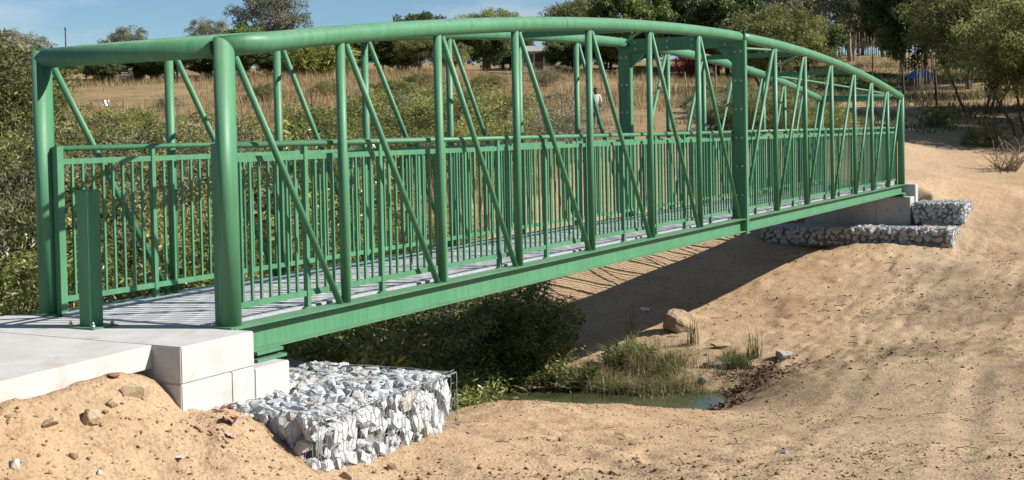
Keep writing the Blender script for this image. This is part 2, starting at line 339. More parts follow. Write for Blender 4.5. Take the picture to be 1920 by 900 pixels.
def height(x, y):
    x = np.atleast_1d(np.asarray(x, float)).ravel(); y = np.atleast_1d(np.asarray(y, float)).ravel()
    z = np.empty(len(x))
    for i in range(0, len(x), 20000):
        q = np.c_[x[i:i + 20000], y[i:i + 20000]]
        z[i:i + 20000] = _U(q) @ _S[:_n] + np.c_[np.ones(len(q)), q] @ _S[_n:]
    # under the approach slab and the abutments the soil stays below the concrete
    s1 = sstep(-0.10, 0.02, y) * (1 - sstep(2.2, 2.5, y)) * (1 - sstep(0.2, 0.6, x))
    z = np.where(s1 > 0, np.minimum(z, z * (1 - s1) + (-0.32) * s1), z)
    s2 = sstep(23.0, 23.6, x) * (1 - sstep(25.2, 25.6, x)) * sstep(-0.7, -0.4, y) * (1 - sstep(2.6, 3.0, y))
    z = np.where(s2 > 0, np.minimum(z, z * (1 - s2) - 1.38 * s2), z)
    s3 = sstep(25.3, 25.6, x) * (1 - sstep(29, 32, x)) * sstep(-0.6, 0, y) * (1 - sstep(2.3, 2.9, y))
    z = np.where(s3 > 0, np.minimum(z, z * (1 - s3) - 0.05 * s3), z)
    # relief of the soil
    dist = np.hypot(x + 7.6, y + 6.7)
    near = 1 - sstep(25, 60, dist)
    z = z + 0.020 * fbm(x, y, 0.55, 3, 3) * sstep(3, 8, dist)
    fl = sstep(-0.5, 0.5, fbm(x, y, 0.3, 2, 41))                      # smooth and crumbly stretches
    z = z + near * 0.010 * fbm(x, y, 1.6, 3, 11, 0.5)
    cl = fbm(x, y, 4.3, 3, 23, 0.6)
    z = z + near * (0.25 + 0.75 * fl) * (0.016 * np.maximum(0, cl - 0.15) ** 0.7 + 0.015 * fbm(x, y, 8.0, 2, 29, 0.6))
    sc = fbm(x + 0.15 * fbm(x, y, 3, 2, 7), y, 0.75, 4, 83, 0.55)
    bk = np.exp(-(((x - 1.6) / 2.6) ** 2 + ((y + 2.0) / 1.4) ** 2)) + 0.9 * sstep(10, 13, x) * (1 - sstep(21, 24, x)) * np.exp(-((y - 0.2) / 3.2) ** 2) + 1.1 * np.exp(-(((x + 1.3) / 1.5) ** 2 + ((y + 0.5) / 0.45) ** 2))
    z = z + near * (0.25 + bk) * (0.020 * np.tanh(9 * sc) + 0.012 * np.tanh(12 * fbm(x, y, 1.9, 3, 87)))          # little scarps
    # two wheel ruts running along the track to the far bank
    yc = -4.35 + 0.9 * np.sin((x - 2) * 0.11) + 0.05 * (x - 2)
    for o in (-0.8, 0.8):
        rut = np.exp(-((y - yc - o) / 0.16) ** 2) - 0.6 * np.exp(-((np.abs(y - yc - o) - 0.27) / 0.10) ** 2)
        z = z - near * 0.022 * rut * (0.7 + 0.5 * vnoise(x * 2.5, y * 2.5, 88))
    # heaped soil beside the slab, rutted tracks, gullies washed into the banks
    heap = np.exp(-(((x + 1.3) / 1.6) ** 2 + ((y + 0.45) / 0.4) ** 2))
    z = z + heap * (0.03 * fbm(x, y, 3.2, 3, 77) + 0.022 * np.maximum(0, fbm(x, y, 7.5, 3, 79)))
    rill = sstep(8, 12, x) * (1 - sstep(22, 26, x)) * np.exp(-((y - 0.3) / 4.5) ** 2)
    z = z - rill * 0.022 * np.maximum(0, 1 - 5 * np.abs(fbm(x * 0.5, y, 0.9, 3, 91)))
    rill2 = np.exp(-(((x - 1.9) / 1.5) ** 2 + ((y + 2.3) / 0.9) ** 2))
    z = z - rill2 * 0.045 * np.maximum(0, 1 - 4 * np.abs(fbm(x + y * 0.6, (y - x) * 0.35, 1.6, 2, 63)))
    far = sstep(60, 110, dist)
    z = z + far * 0.35 * fbm(x, y, 0.05, 3, 5)
    return z
def gz(x, y): return float(height([x], [y])[0])

def axis(parts):
    out = [np.array([parts[0][0]])]
    for a, b, st in parts: out.append(np.linspace(a, b, max(2, int(round((b - a) / st)) + 1))[1:])
    return np.concatenate(out)
def build_ground():
    gx = axis([(-1500, -200, 130), (-200, -40, 16), (-40, -12, 2.5), (-12, -4, 0.35), (-4, 5, 0.045), (5, 14, 0.075), (14, 28, 0.13), (28, 50, 0.4), (50, 110, 1.2), (110, 260, 6), (260, 1800, 140)])
    gy = axis([(-1500, -160, 130), (-160, -30, 10), (-30, -9, 1.5), (-9, -6, 0.2), (-6, 0.4, 0.05), (0.4, 5, 0.085), (5, 16, 0.35), (16, 100, 1.4), (100, 240, 7), (240, 1800, 140)])
    X, Y = np.meshgrid(gx, gy, indexing='ij'); nx, ny = X.shape
    x, y = X.ravel(), Y.ravel()
    z = height(np.clip(x, -150, 330), np.clip(y, -120, 300))
    i = np.arange(nx * ny).reshape(nx, ny)
    F = np.stack([i[:-1, :-1], i[1:, :-1], i[1:, 1:], i[:-1, 1:]], -1).reshape(-1, 4)
    me = np_mesh("ground", np.c_[x, y, z], F, ground_mat(), True)
    dist = np.hypot(x + 7.6, y + 6.7)
    # what the soil is made of: r = grass cover, g = damp soil with leaf litter, b = pale compacted track
    d = (x + 7.66) * 0.877 + (y + 6.74) * 0.48
    lat = (x + 7.66) * 0.48 - (y + 6.74) * 0.877
    g = sstep(40, 52, d + 4 * fbm(x, y, 0.12, 3, 9)) * (1 - 0.85 * np.exp(-((lat - 16 - 0.05 * (d - 40)) / 8.5) ** 2) * (1 - sstep(54, 76, d)))
    g = np.maximum(g, sstep(5.5, 9, y) * (1 - sstep(14, 20, x + 0.4 * y)))
    damp = np.exp(-((x - 11.2 - 0.9 * (y + 0.5)) / 1.5) ** 2 - ((y + 0.7) / 1.5) ** 2)
    damp = np.maximum(damp, sstep(-2.35, -2.6, z) * (1 - sstep(20, 30, dist)))
    patch = sstep(0.1, 0.7, fbm(x, y, 0.35, 4, 31)) * sstep(4, 9, x) * (1 - sstep(26, 32, x)) * sstep(0.5, -2.5, y) * 0.6
    damp = np.clip(np.maximum(damp, patch), 0, 1)
    pale = np.clip(np.exp(-((lat - 0.30 * d - 0.6) / 1.5) ** 2) + sstep(0.0, 0.6, fbm(x, y, 0.3, 3, 55)) * 0.5, 0, 1)
    ca = me.color_attributes.new("zone", 'FLOAT_COLOR', 'POINT')
    ca.data.foreach_set("color", np.c_[g, damp, pale, np.ones(len(g))].astype(np.float32).ravel())
    return tag(link("ground", me), "sandy soil of the stream banks and the hillside", None, None, "structure")

def ground_mat():
    m, nt, bs, L = _nodes("soil"); N = nt.nodes.new
    geo = N("ShaderNodeNewGeometry")
    at = N("ShaderNodeVertexColor"); at.layer_name = "zone"
    sep = N("ShaderNodeSeparateColor"); L(at.outputs["Color"], sep.inputs[0])
    def noise(sc, det=6, ro=0.6):
        n = N("ShaderNodeTexNoise"); n.inputs["Scale"].default_value = sc; n.inputs["Detail"].default_value = det; n.inputs["Roughness"].default_value = ro
        L(geo.outputs["Position"], n.inputs["Vector"]); return n.outputs["Fac"]
    def ramp(fac, stops):
        r = N("ShaderNodeValToRGB"); e = r.color_ramp.elements
        while len(e) < len(stops): e.new(0.5)
        for q, (p, c) in zip(e, stops): q.position = p; q.color = (*c, 1)
        L(fac, r.inputs["Fac"]); return r.outputs["Color"]
    def mix(fac, a, b, mode='MIX'):
        x = N("ShaderNodeMixRGB"); x.blend_type = mode
        for s, v in ((0, fac), (1, a), (2, b)):
            if isinstance(v, (int, float)): x.inputs[s].default_value = v
            elif isinstance(v, tuple): x.inputs[s].default_value = (*v, 1)
            else: L(v, x.inputs[s])
        return x.outputs[0]
    def mul(a, b, op='MULTIPLY'):
        x = N("ShaderNodeMath"); x.operation = op
        for s, v in ((0, a), (1, b)):
            if isinstance(v, (int, float)): x.inputs[s].default_value = v
            else: L(v, x.inputs[s])
        x.use_clamp = True
        return x.outputs[0]
    sand = ramp(noise(0.9, 8), [(0.30, (0.300, 0.202, 0.122)), (0.50, (0.375, 0.260, 0.155)), (0.70, (0.425, 0.305, 0.190))])
    sand = mix(mul(sep.outputs[2], 0.55), sand, (0.435, 0.325, 0.212))
    speck = ramp(noise(38, 3, 0.7), [(0.30, (0.52, 0.49, 0.46)), (0.46, (0.97, 0.97, 0.97)), (0.72, (1.16, 1.15, 1.13))])
    sand = mix(0.85, sand, speck, 'MULTIPLY')
    speck2 = ramp(noise(9, 5, 0.7), [(0.32, (0.62, 0.57, 0.53)), (0.47, (0.98, 0.98, 0.98)), (0.7, (1.09, 1.08, 1.07))])
    sand = mix(0.8, sand, speck2, 'MULTIPLY')
    dampc = ramp(noise(5, 6), [(0.35, (0.085, 0.06, 0.04)), (0.65, (0.24, 0.17, 0.11))])
    df = mul(sep.outputs[1], ramp(noise(2.6, 6), [(0.30, (0.25, 0.25, 0.25)), (0.58, (1, 1, 1))]))
    sand = mix(df, sand, dampc)
    grass = ramp(noise(0.35, 8, 0.7), [(0.28, (0.09, 0.09, 0.04)), (0.44, (0.20, 0.145, 0.07)), (0.58, (0.26, 0.18, 0.092)), (0.74, (0.30, 0.20, 0.12))])
    gf = mul(sep.outputs[0], ramp(noise(1.3, 6), [(0.25, (0.55, 0.55, 0.55)), (0.5, (1, 1, 1))]))
    col = mix(gf, sand, grass)
    L(col, bs.inputs["Base Color"])
    bs.inputs["Roughness"].default_value = 0.95; bs.inputs["Specular IOR Level"].default_value = 0.12
    bp = N("ShaderNodeBump"); bp.inputs["Strength"].default_value = 0.75; bp.inputs["Distance"].default_value = 0.035
    L(noise(24, 8, 0.68), bp.inputs["Height"])
    vo = N("ShaderNodeTexVoronoi"); vo.inputs["Scale"].default_value = 38; L(geo.outputs["Position"], vo.inputs["Vector"])
    vh = mul(vo.outputs["Distance"], ramp(noise(1.1, 4), [(0.42, (0, 0, 0)), (0.62, (1, 1, 1))]))
    bp3 = N("ShaderNodeBump"); bp3.inputs["Strength"].default_value = 0.35; bp3.inputs["Distance"].default_value = 0.02; bp3.invert = True
    L(vh, bp3.inputs["Height"])
    bp2 = N("ShaderNodeBump"); bp2.inputs["Strength"].default_value = 0.35; bp2.inputs["Distance"].default_value = 0.07
    L(noise(5, 6, 0.6), bp2.inputs["Height"]); L(bp2.outputs[0], bp3.inputs["Normal"]); L(bp3.outputs[0], bp.inputs["Normal"])
    L(bp.outputs[0], bs.inputs["Normal"])
    return m

WATER_Z = -2.60
def build_water():
    m, nt, bs, L = _nodes("stream_water"); N = nt.nodes.new
    geo = N("ShaderNodeNewGeometry")
    n = N("ShaderNodeTexNoise"); n.inputs["Scale"].default_value = 1.3; n.inputs["Detail"].default_value = 5
    rp = N("ShaderNodeValToRGB"); rp.color_ramp.elements[0].position = 0.35; rp.color_ramp.elements[1].position = 0.7
    rp.color_ramp.elements[0].color = (0.035, 0.045, 0.022, 1); rp.color_ramp.elements[1].color = (0.10, 0.10, 0.045, 1)
    L(geo.outputs["Position"], n.inputs["Vector"]); L(n.outputs["Fac"], rp.inputs["Fac"]); L(rp.outputs[0], bs.inputs["Base Color"])
    bs.inputs["Roughness"].default_value = 0.06; bs.inputs["IOR"].default_value = 1.33
    n2 = N("ShaderNodeTexNoise"); n2.inputs["Scale"].default_value = 5; n2.inputs["Detail"].default_value = 3
    bp = N("ShaderNodeBump"); bp.inputs["Strength"].default_value = 0.10; bp.inputs["Distance"].default_value = 0.03
    L(geo.outputs["Position"], n2.inputs["Vector"]); L(n2.outputs["Fac"], bp.inputs["Height"]); L(bp.outputs[0], bs.inputs["Normal"])
    gx = np.linspace(2, 13, 12); gy = np.linspace(-3, 26, 30)
    X, Y = np.meshgrid(gx, gy, indexing='ij'); i = np.arange(X.size).reshape(X.shape)
    X = X - np.maximum(0, Y - 2) * 0.42
    F = np.stack([i[:-1, :-1], i[1:, :-1], i[1:, 1:], i[:-1, 1:]], -1).reshape(-1, 4)
    me = np_mesh("stream", np.c_[X.ravel(), Y.ravel(), np.full(X.size, WATER_Z)], F, m)
    return tag(link("stream", me), "shallow greenish stream water under the footbridge", None, None, "structure")
build_ground()
build_water()

# ------------------------------------------------------------------ footbridge
LEN, WID = 25.044, 2.035
XS = [0, 1.525, 3.154, 4.783, 6.702, 8.656, 10.574, 12.522, 14.47, 16.388, 18.342, 20.261, 21.89, 23.519, 25.044]
def chord_z(x): return 2.2 + 0.785 * (1 - ((x - 12.522) / 12.522) ** 2)
RC, RV, RD = 0.084, 0.0435, 0.0295

def build_bridge():
    root = empty("footbridge", (0, 0, 0), 0, "green painted steel footbridge with arched tubular trusses spanning the stream", "footbridge")
    G = M['green']
    mid = XS[7]
    bolt_me = MB().tube([(0, 0, 0), (-0.018, 0, 0)], 0.017, 6).mesh("bolt", M['bolt'])
    rnd = random.Random(4)
    for side, y in ((0, 0.0), (1, WID)):
        inn = 1 if side == 0 else -1
        # arched top chord, two bolted halves, mitred to the end posts
        n = 24
        t0 = Vector((1, 0, (chord_z(0.1) - chord_z(0)) / 0.1)).normalized()
        t1 = Vector((1, 0, -t0.z / t0.x)).normalized()
        m0 = (t0 + Vector((0, 0, 1))).normalized(); m1 = (t1 + Vector((0, 0, -1))).normalized()
        pa = [(mid * i / n, y, chord_z(mid * i / n)) for i in range(n + 1)]; pa[-1] = (mid - 0.03, y, chord_z(mid))
        pb = [(mid + mid * i / n, y, chord_z(mid + mid * i / n)) for i in range(n + 1)]; pb[0] = (mid + 0.03, y, chord_z(mid))
        MB().tube(pa, RC, 20, n0=m0).build("top_chord", G, root)
        MB().tube(pb, RC, 20, n1=m1).build("top_chord", G, root)
        MB().tube([(0, y, 0.008), (0, y, 2.2)], RC, 20, n1=m0).build("end_post", G, root)
        MB().tube([(LEN, y, 0.008), (LEN, y, 2.2)], RC, 20, n1=m1).build("end_post", G, root)
        for x in (0, LEN):
            MB().box(x - 0.11, x + 0.11, y - 0.098, y + 0.098, 0.0, 0.010).build("base_plate", G, root)
        # weld collars on the chord
        for xx in (5.95, LEN - 5.95):
            d = 0.006
            MB().tube([(xx - d, y, chord_z(xx - d)), (xx + d, y, chord_z(xx + d))], RC + 0.002, 20).build("weld_seam", G, root)
        for i in range(1, 14):
            if i == 7: continue
            x = XS[i]
            MB().tube([(x, y, 0.002), (x, y, chord_z(x) - RC * 0.8)], RV, 14).build("vertical", G, root)
        for i in range(7):
            for mir in (0, 1):
                xa, xb = XS[i] + (RC if i == 0 else RV) + 0.035, XS[i + 1] - (RV if i < 6 else 0.065) - 0.045
                za = chord_z(xa) - RC * 0.85
                a, b = Vector((xa, y, za)), Vector((xb, y, 0.0))
                d = (b - a).normalized()
                if mir: a.x, b.x = LEN - a.x, LEN - b.x
                MB().tube([a, b], RD, 12, n1=(0, 0, 1)).build("diagonal", G, root)
        # I-section bottom girder in two halves
        fw, tf, tw, h = 0.10, 0.013, 0.005, 0.215
        prof = [(-fw, 0), (fw, 0), (fw, -tf), (tw, -tf), (tw, -h + tf), (fw, -h + tf), (fw, -h), (-fw, -h), (-fw, -h + tf), (-tw, -h + tf), (-tw, -tf), (-fw, -tf)]
        prof = [(y + a, b) for a, b in prof]
        MB().prism(prof, -0.06, mid - 0.067).build("girder", M['green_worn' if False else 'green'], root)
        MB().prism(prof, mid + 0.067, LEN + 0.06).build("girder", G, root)
        # bolted splice post at midspan: web plate with two flanges
        sp = MB()
        sp.box(mid - 0.065, mid - 0.05, y - 0.098, y + 0.098, -0.20, chord_z(mid) - 0.05)
        sp.box(mid + 0.05, mid + 0.065, y - 0.098, y + 0.098, -0.20, chord_z(mid) - 0.05)
        spost = sp.build("splice_post", G, root)
        MB().box(mid - 0.055, mid + 0.055, y - 0.112, y - 0.0985, -0.235, chord_z(mid) - 0.06).build("splice_flange", G, root)
        MB().box(mid - 0.055, mid + 0.055, y + 0.0985, y + 0.112, -0.235, chord_z(mid) - 0.06).build("splice_flange", G, root)
        MB().box(mid - 0.10, mid + 0.10, y - 0.112, y + 0.112, -0.250, -0.236).build("splice_foot", G, root)
        for dx in (-0.017, 0.017):
            MB().box(mid + dx - 0.010, mid + dx + 0.010, y - 0.10, y + 0.10, chord_z(mid) - 0.048, chord_z(mid) + 0.125, ).build("chord_flange", M['dark_green'], root)
        for k in range(6):
            for dy in (-0.045, 0.045):
                link("bolt", bolt_me, spost, (mid - 0.065, y + dy, 2.74 - 0.47 * k))
        for dz in (0.035, 0.095):
            link("bolt", bolt_me, spost, (mid - 0.027, y + (-0.05 if side == 0 else 0.05), chord_z(mid) + dz))
    # portal beams at both ends, deep beam at midspan, struts and plan bracing
    MB().tube([(0, 0.07, 2.2), (0, WID, 2.2)], RC, 20, n1=Vector((0, 1, 1)).normalized()).build("portal_beam", G, root)
    MB().tube([(LEN, 0.0, 2.2), (LEN, WID, 2.2)], RC, 20).build("portal_beam", G, root)
    mb = MB(); zc = chord_z(mid)
    mb.box(mid - 0.062, mid - 0.048, 0.10, WID - 0.10, zc - 0.16, zc + 0.06)
    mb.box(mid + 0.048, mid + 0.062, 0.10, WID - 0.10, zc - 0.16, zc + 0.06)
    mb.box(mid - 0.048, mid + 0.048, 0.10, WID - 0.10, zc + 0.045, zc + 0.06)
    mbm = mb.build("mid_beam", G, root)
    for yy in (0.22, 0.8, 1.24, 1.82):
        for dz in (-0.11, 0.0): link("bolt", bolt_me, mbm, (mid - 0.062, yy, zc + dz))
    for s in (0, 1):
        yk = 0.10 if s == 0 else WID - 0.10; sg = 1 if s == 0 else -1
        q = MB(); vs = []
        for x in (mid - 0.02, mid + 0.02):
            vs += [(x, yk, zc - 0.161), (x, yk + sg * 0.30, zc - 0.161), (x, yk, zc - 0.44)]
        q.add(vs, [(0, 1, 2), (5, 4, 3), (0, 3, 4, 1), (1, 4, 5, 2), (2, 5, 3, 0)]).build("knee_plate", G, root)
    for i in (3, 5, 9, 11):
        x = XS[i]; z = chord_z(x) - 0.01
        MB().bar((x, 0.05, z), (x, WID - 0.05, z), 0.07, 0.09).build("strut", G, root)
    nodes = [(XS[0], 0.0), (XS[3], WID), (XS[5], 0.0), (XS[7], WID), (XS[9], 0.0), (XS[11], WID), (XS[14], 0.0)]
    for (xa, ya), (xb, yb) in zip(nodes[:-1], nodes[1:]):
        a, b = Vector((xa, ya, chord_z(xa))), Vector((xb, yb, chord_z(xb)))
        d = (b - a).normalized()
        path = [a + d * (0.16 + (b - a).length * k / 10 * 0.985) for k in range(10)]
        path = [Vector((p.x, p.y, chord_z(p.x) + 0.0)) for p in path]
        MB().tube(path, 0.024, 10).build("plan_brace", G, root)
    # cross beams and deck of grating panels
    NB = 22; bay = LEN / NB
    for k in range(1, 14):
        x = XS[k]
        MB().box(x - 0.04, x + 0.04, 0.011, WID - 0.011, -0.19, -0.06).build("cross_beam", G, root)
    deck_me = None
    for k in range(NB):
        if deck_me is None:
            q = MB()
            q.box(0.004, bay - 0.004, -0.812, 0.812, -0.045, -0.006)
            nr = 12
            for j in range(nr):
                xx = 0.03 + (bay - 0.06) * j / (nr - 1)
                q.box(xx - 0.006, xx + 0.006, -0.812, 0.812, -0.0065, -0.0035)
            deck_me = q.mesh("deck_panel", M['deck'])
        link("deck_panel", deck_me, root, (k * bay, WID / 2, 0))
    for yk, sg in ((0.20, -1), (WID - 0.20, 1)):
        q = MB(); q.box(0.0, LEN, yk, yk + 0.05 if sg > 0 else yk - 0.05, 0.0, 0.012) if False else None
        MB().box(0.01, LEN - 0.01, min(yk, yk + sg * 0.055), max(yk, yk + sg * 0.055), -0.04, 0.014).build("deck_edge_angle", M['galv'], root)
    # railings
    post_me = MB().box(-0.0225, 0.0225, -0.0225, 0.0225, 0.004, 1.402).mesh("rail_post", G)
    plate_me = MB().box(-0.055, 0.055, -0.026, 0.026, 0.0, 0.006).mesh("post_foot", G)
    bal_me = MB().box(-0.0105, 0.0105, -0.0105, 0.0105, 0.150, 1.288).mesh("baluster", G)
    bal = []
    for side, y in ((0, 0.128), (1, WID - 0.128)):
        MB().tube([(0.02, y, 1.425), (mid - 0.004, y, 1.425)], 0.0245, 12).build("handrail", G, root)
        MB().tube([(mid + 0.004, y, 1.425), (LEN - 0.02, y, 1.425)], 0.0245, 12).build("handrail", G, root)
        for k in range(NB + 1):
            x = min(max(k * bay, 0.03), LEN - 0.03)
            if k in (0, NB):
                po = MB().box(x - 0.035, x + 0.035, y - 0.03, y + 0.03, 0.004, 1.444).build("rail_post", G, root)
            else:
                po = link("rail_post", post_me, root, (x, y, 0))
                link("post_foot", plate_me, po)
            if k == NB: continue
            xa, xb = k * bay + 0.0235, (k + 1) * bay - 0.0235
            if k == 0: xa = 0.066
            if k == NB - 1: xb = LEN - 0.066
            MB().box(xa, xb, y - 0.013, y + 0.013, 1.288, 1.336).build("upper_rail", G, root)
            MB().box(xa, xb, y - 0.013, y + 0.013, 0.102, 0.150).build("lower_rail", G, root)
            for j in range(8):
                bal.append((xa + (xb - xa) * (j + 1) / 9, y))
    bal.sort(key=lambda p: (p[0] + 7.66) ** 2 + (p[1] + 6.74) ** 2)
    for x, y in bal[:298]:
        link("baluster", bal_me, root, (x + rnd.uniform(-.002, .002), y, 0))
    q = MB()
    for x, y in bal[298:]: q.box(x - 0.0105, x + 0.0105, y - 0.0105, y + 0.0105, 0.150, 1.288)
    tag(q.build("far_balusters", G, root), "green balusters at the far end of the bridge", kind="stuff")
    # bearings under the girder ends
    for x0, x1 in ((0.14, 0.46), (LEN - 0.46, LEN - 0.14)):
        for y in (0.0, WID):
            MB().box(x0, x1, y - 0.14, y + 0.14, -0.243, -0.216).build("bearing_plate", G, root)
            MB().box(x0 + 0.03, x1 - 0.03, y - 0.11, y + 0.11, -0.272, -0.244).build("bearing_pad", M['rubber'], root)
            MB().box(x0 - 0.02, x1 + 0.02, y - 0.16, y + 0.16, -0.296, -0.273).build("bearing_plate", G, root)
    return root
M['dark_green'] = surf('dark_green_steel', (0.012, 0.05, 0.032), (0.02, 0.075, 0.045), 4, 0.5, 0.05, 50, 0.4)
M['rubber'] = surf('rubber', (0.02, 0.02, 0.02), (0.035, 0.035, 0.035), 10, 0.8, 0.1, 50, 0.2)
def deck_mat():
    m, nt, bs, L = _nodes("deck_grating"); N = nt.nodes.new
    tc = N("ShaderNodeTexCoord"); sp = N("ShaderNodeSeparateXYZ"); L(tc.outputs["Object"], sp.inputs[0])
    n = N("ShaderNodeTexNoise"); n.inputs["Scale"].default_value = 3; n.inputs["Detail"].default_value = 6
    L(tc.outputs["Object"], n.inputs["Vector"])
    rp = N("ShaderNodeValToRGB"); rp.color_ramp.elements[0].position = 0.3; rp.color_ramp.elements[1].position = 0.7
    rp.color_ramp.elements[0].color = (0.48, 0.48, 0.48, 1); rp.color_ramp.elements[1].color = (0.60, 0.60, 0.59, 1)
    L(n.outputs["Fac"], rp.inputs["Fac"])
    w = N("ShaderNodeMath"); w.operation = 'MULTIPLY'; w.inputs[1].default_value = 33.0; L(sp.outputs["Y"], w.inputs[0])
    fr = N("ShaderNodeMath"); fr.operation = 'FRACT'; L(w.outputs[0], fr.inputs[0])
    st = N("ShaderNodeMath"); st.operation = 'GREATER_THAN'; st.inputs[1].default_value = 0.42; L(fr.outputs[0], st.inputs[0])
    mx = N("ShaderNodeMixRGB"); mx.inputs["Color1"].default_value = (0.36, 0.365, 0.37, 1)
    L(st.outputs[0], mx.inputs["Fac"]); L(rp.outputs[0], mx.inputs["Color2"]); L(mx.outputs[0], bs.inputs["Base Color"])
    bp = N("ShaderNodeBump"); bp.inputs["Strength"].default_value = 0.15; bp.inputs["Distance"].default_value = 0.004
    L(st.outputs[0], bp.inputs["Height"]); L(bp.outputs[0], bs.inputs["Normal"])
    bs.inputs["Roughness"].default_value = 0.6; bs.inputs["Specular IOR Level"].default_value = 0.35
    return m
M['deck'] = deck_mat()
build_bridge()

# ------------------------------------------------------------------ abutments, slab, bollard
def build_abutments():
    root = empty("concrete_abutment", (-0.5, 1, 0), 0, "pale concrete block abutment under the near end of the footbridge", "abutment")
    o = (0.5, -1, 0)
    C = M['concrete']
    def blk(name, x0, x1, y0, y1, z0, z1, bev=0.012, mat=C):
        bev = min(bev, .008)
        MB().box(x0, x1, y0, y1, z0, z1).build(name, mat, root, bev, 2, loc=o)
    blk("cap_block", -0.88, -0.085, -0.30, 2.35, -0.2735, -0.004, 0.008)
    blk("lower_block", -0.88, -0.345, -0.297, 2.35, -0.62, -0.2745)
    blk("lower_block", -0.3437, -0.085, -0.297, 2.35, -0.62, -0.2745)
    blk("footing", -0.92, 0.36, -0.33, 2.38, -1.5, -0.6225)
    blk("bearing_ledge", -0.0825, 0.34, -0.298, 2.35, -0.6195, -0.298, 0.016)
    sl = MB(); n = 12
    prof = []
    x0, x1 = -9.0, -0.8805
    vs = []
    for x in (x1, x0):
        z = -0.0045 - 0.020 * (x1 - x) 
        vs += [(x, -0.02, z), (x, 2.08, z), (x, 2.08, z - 0.17), (x, -0.02, z - 0.17)]
    sl.add(vs, [(0, 1, 2, 3), (7, 6, 5, 4), (0, 4, 5, 1), (1, 5, 6, 2), (2, 6, 7, 3), (3, 7, 4, 0)])
    tag(sl.build("approach_slab", M['slab'], None, 0.003), "cast concrete approach slab leading onto the footbridge", "slab")
    root = empty("concrete_abutment", (LEN + 0.1, 1, 0), 0, "grey shuttered concrete abutment wall under the far end of the footbridge", "abutment")
    o = (-(LEN + 0.1), -1, 0)
    C = M['concrete_grey']
    def blk2(name, x0, x1, y0, y1, z0, z1, bev=0.012, mat=C):
        return MB().box(x0, x1, y0, y1, z0, z1).build(name, mat, root, bev, 2, loc=o)
    for k, (a, b) in enumerate(((-0.30, 0.53), (0.534, 1.49), (1.494, 2.35))):
        w = blk2("wall_panel", 24.6, 25.10, a, b, -1.6, -0.298)
    blk2("back_wall", 25.103, 25.42, -0.33, 2.38, -1.2, -0.003, 0.016)
    tie = MB().tube([(0, 0, 0), (-0.004, 0, 0)], 0.02, 10).mesh("tie_hole", M['core'])
    for yy in (-0.05, 0.25, 0.85, 1.25, 1.8):
        for zz in (-0.62,): link("tie_hole", tie, root, (24.6 + o[0], yy + o[1], zz))
build_abutments()

def build_bollard():
    x, y, z = -0.40, 1.10, -0.0035
    root = empty("bollard", (x, y, z), 0, "square green steel bollard bolted to the slab before the bridge entrance", "bollard")
    MB().box(-0.066, 0.066, -0.066, 0.066, 0.0125, 1.10).build("post", M['green'], root, 0.006)
    MB().box(-0.13, 0.13, -0.16, 0.16, 0.0, 0.012).build("base_plate", M['green'], root)
    for sx in (-0.1, 0.1):
        for sy in (-0.125, 0.125):
            b = MB().tube([(sx, sy, 0.0125), (sx, sy, 0.035)], 0.016, 6); b.tube([(sx, sy, 0.035), (sx, sy, 0.058)], 0.009, 6)
            b.build("bolt", M['bolt'], root)
build_bollard()

# ------------------------------------------------------------------ stones
from mathutils import Euler
M['rock_dusty'] = surf('dusty_rock', (0.40, 0.36, 0.31), (0.58, 0.54, 0.48), 6, 0.9, 0.4, 22, 0.2, dist=0.02)
M['rock_sand'] = surf('sand_coated_stone', (0.38, 0.27, 0.165), (0.52, 0.40, 0.275), 6, 0.95, 0.5, 18, 0.1, c3=(0.45, 0.41, 0.36), c3scale=3, c3pos=0.6, dist=0.03)
def rock_mesh(name, seed, mat, sx=1, sy=1, sz=1, npts=16, flat=0.0):
    """an angular broken stone about 1 unit across"""
    rnd = random.Random(seed)
    bm = bmesh.new()
    for i in range(npts):
        v = Vector((rnd.gauss(0, 1), rnd.gauss(0, 1), rnd.gauss(0, 1))).normalized() * rnd.uniform(0.40, 0.54)
        bm.verts.new((v.x * sx, v.y * sy, v.z * sz))
    res = bmesh.ops.convex_hull(bm, input=bm.verts[:])
    dead = [e for e in res.get("geom_interior", []) if isinstance(e, bmesh.types.BMVert)]
    if dead: bmesh.ops.delete(bm, geom=dead, context='VERTS')
    bmesh.ops.recalc_face_normals(bm, faces=bm.faces)
    if flat:
        bmesh.ops.triangulate(bm, faces=bm.faces[:])
        bmesh.ops.subdivide_edges(bm, edges=bm.edges[:], cuts=1, use_grid_fill=True)
        for v in bm.verts: v.co += Vector((rnd.gauss(0, 1), rnd.gauss(0, 1), rnd.gauss(0, 1))) * flat
    me = bpy.data.meshes.new(name); bm.to_mesh(me); bm.free()
    me.materials.append(mat)
    return me
ROCKS = [rock_mesh("rock", 100 + i, M['rock_white'] if i % 3 else M['rock_white2'], *[(1.25, .85, .75), (1, .9, .9), (.85, 1.3, .7), (1.25, 1, .6)][i % 4], npts=(11, 14, 18)[i % 3], flat=.007) for i in range(16)]

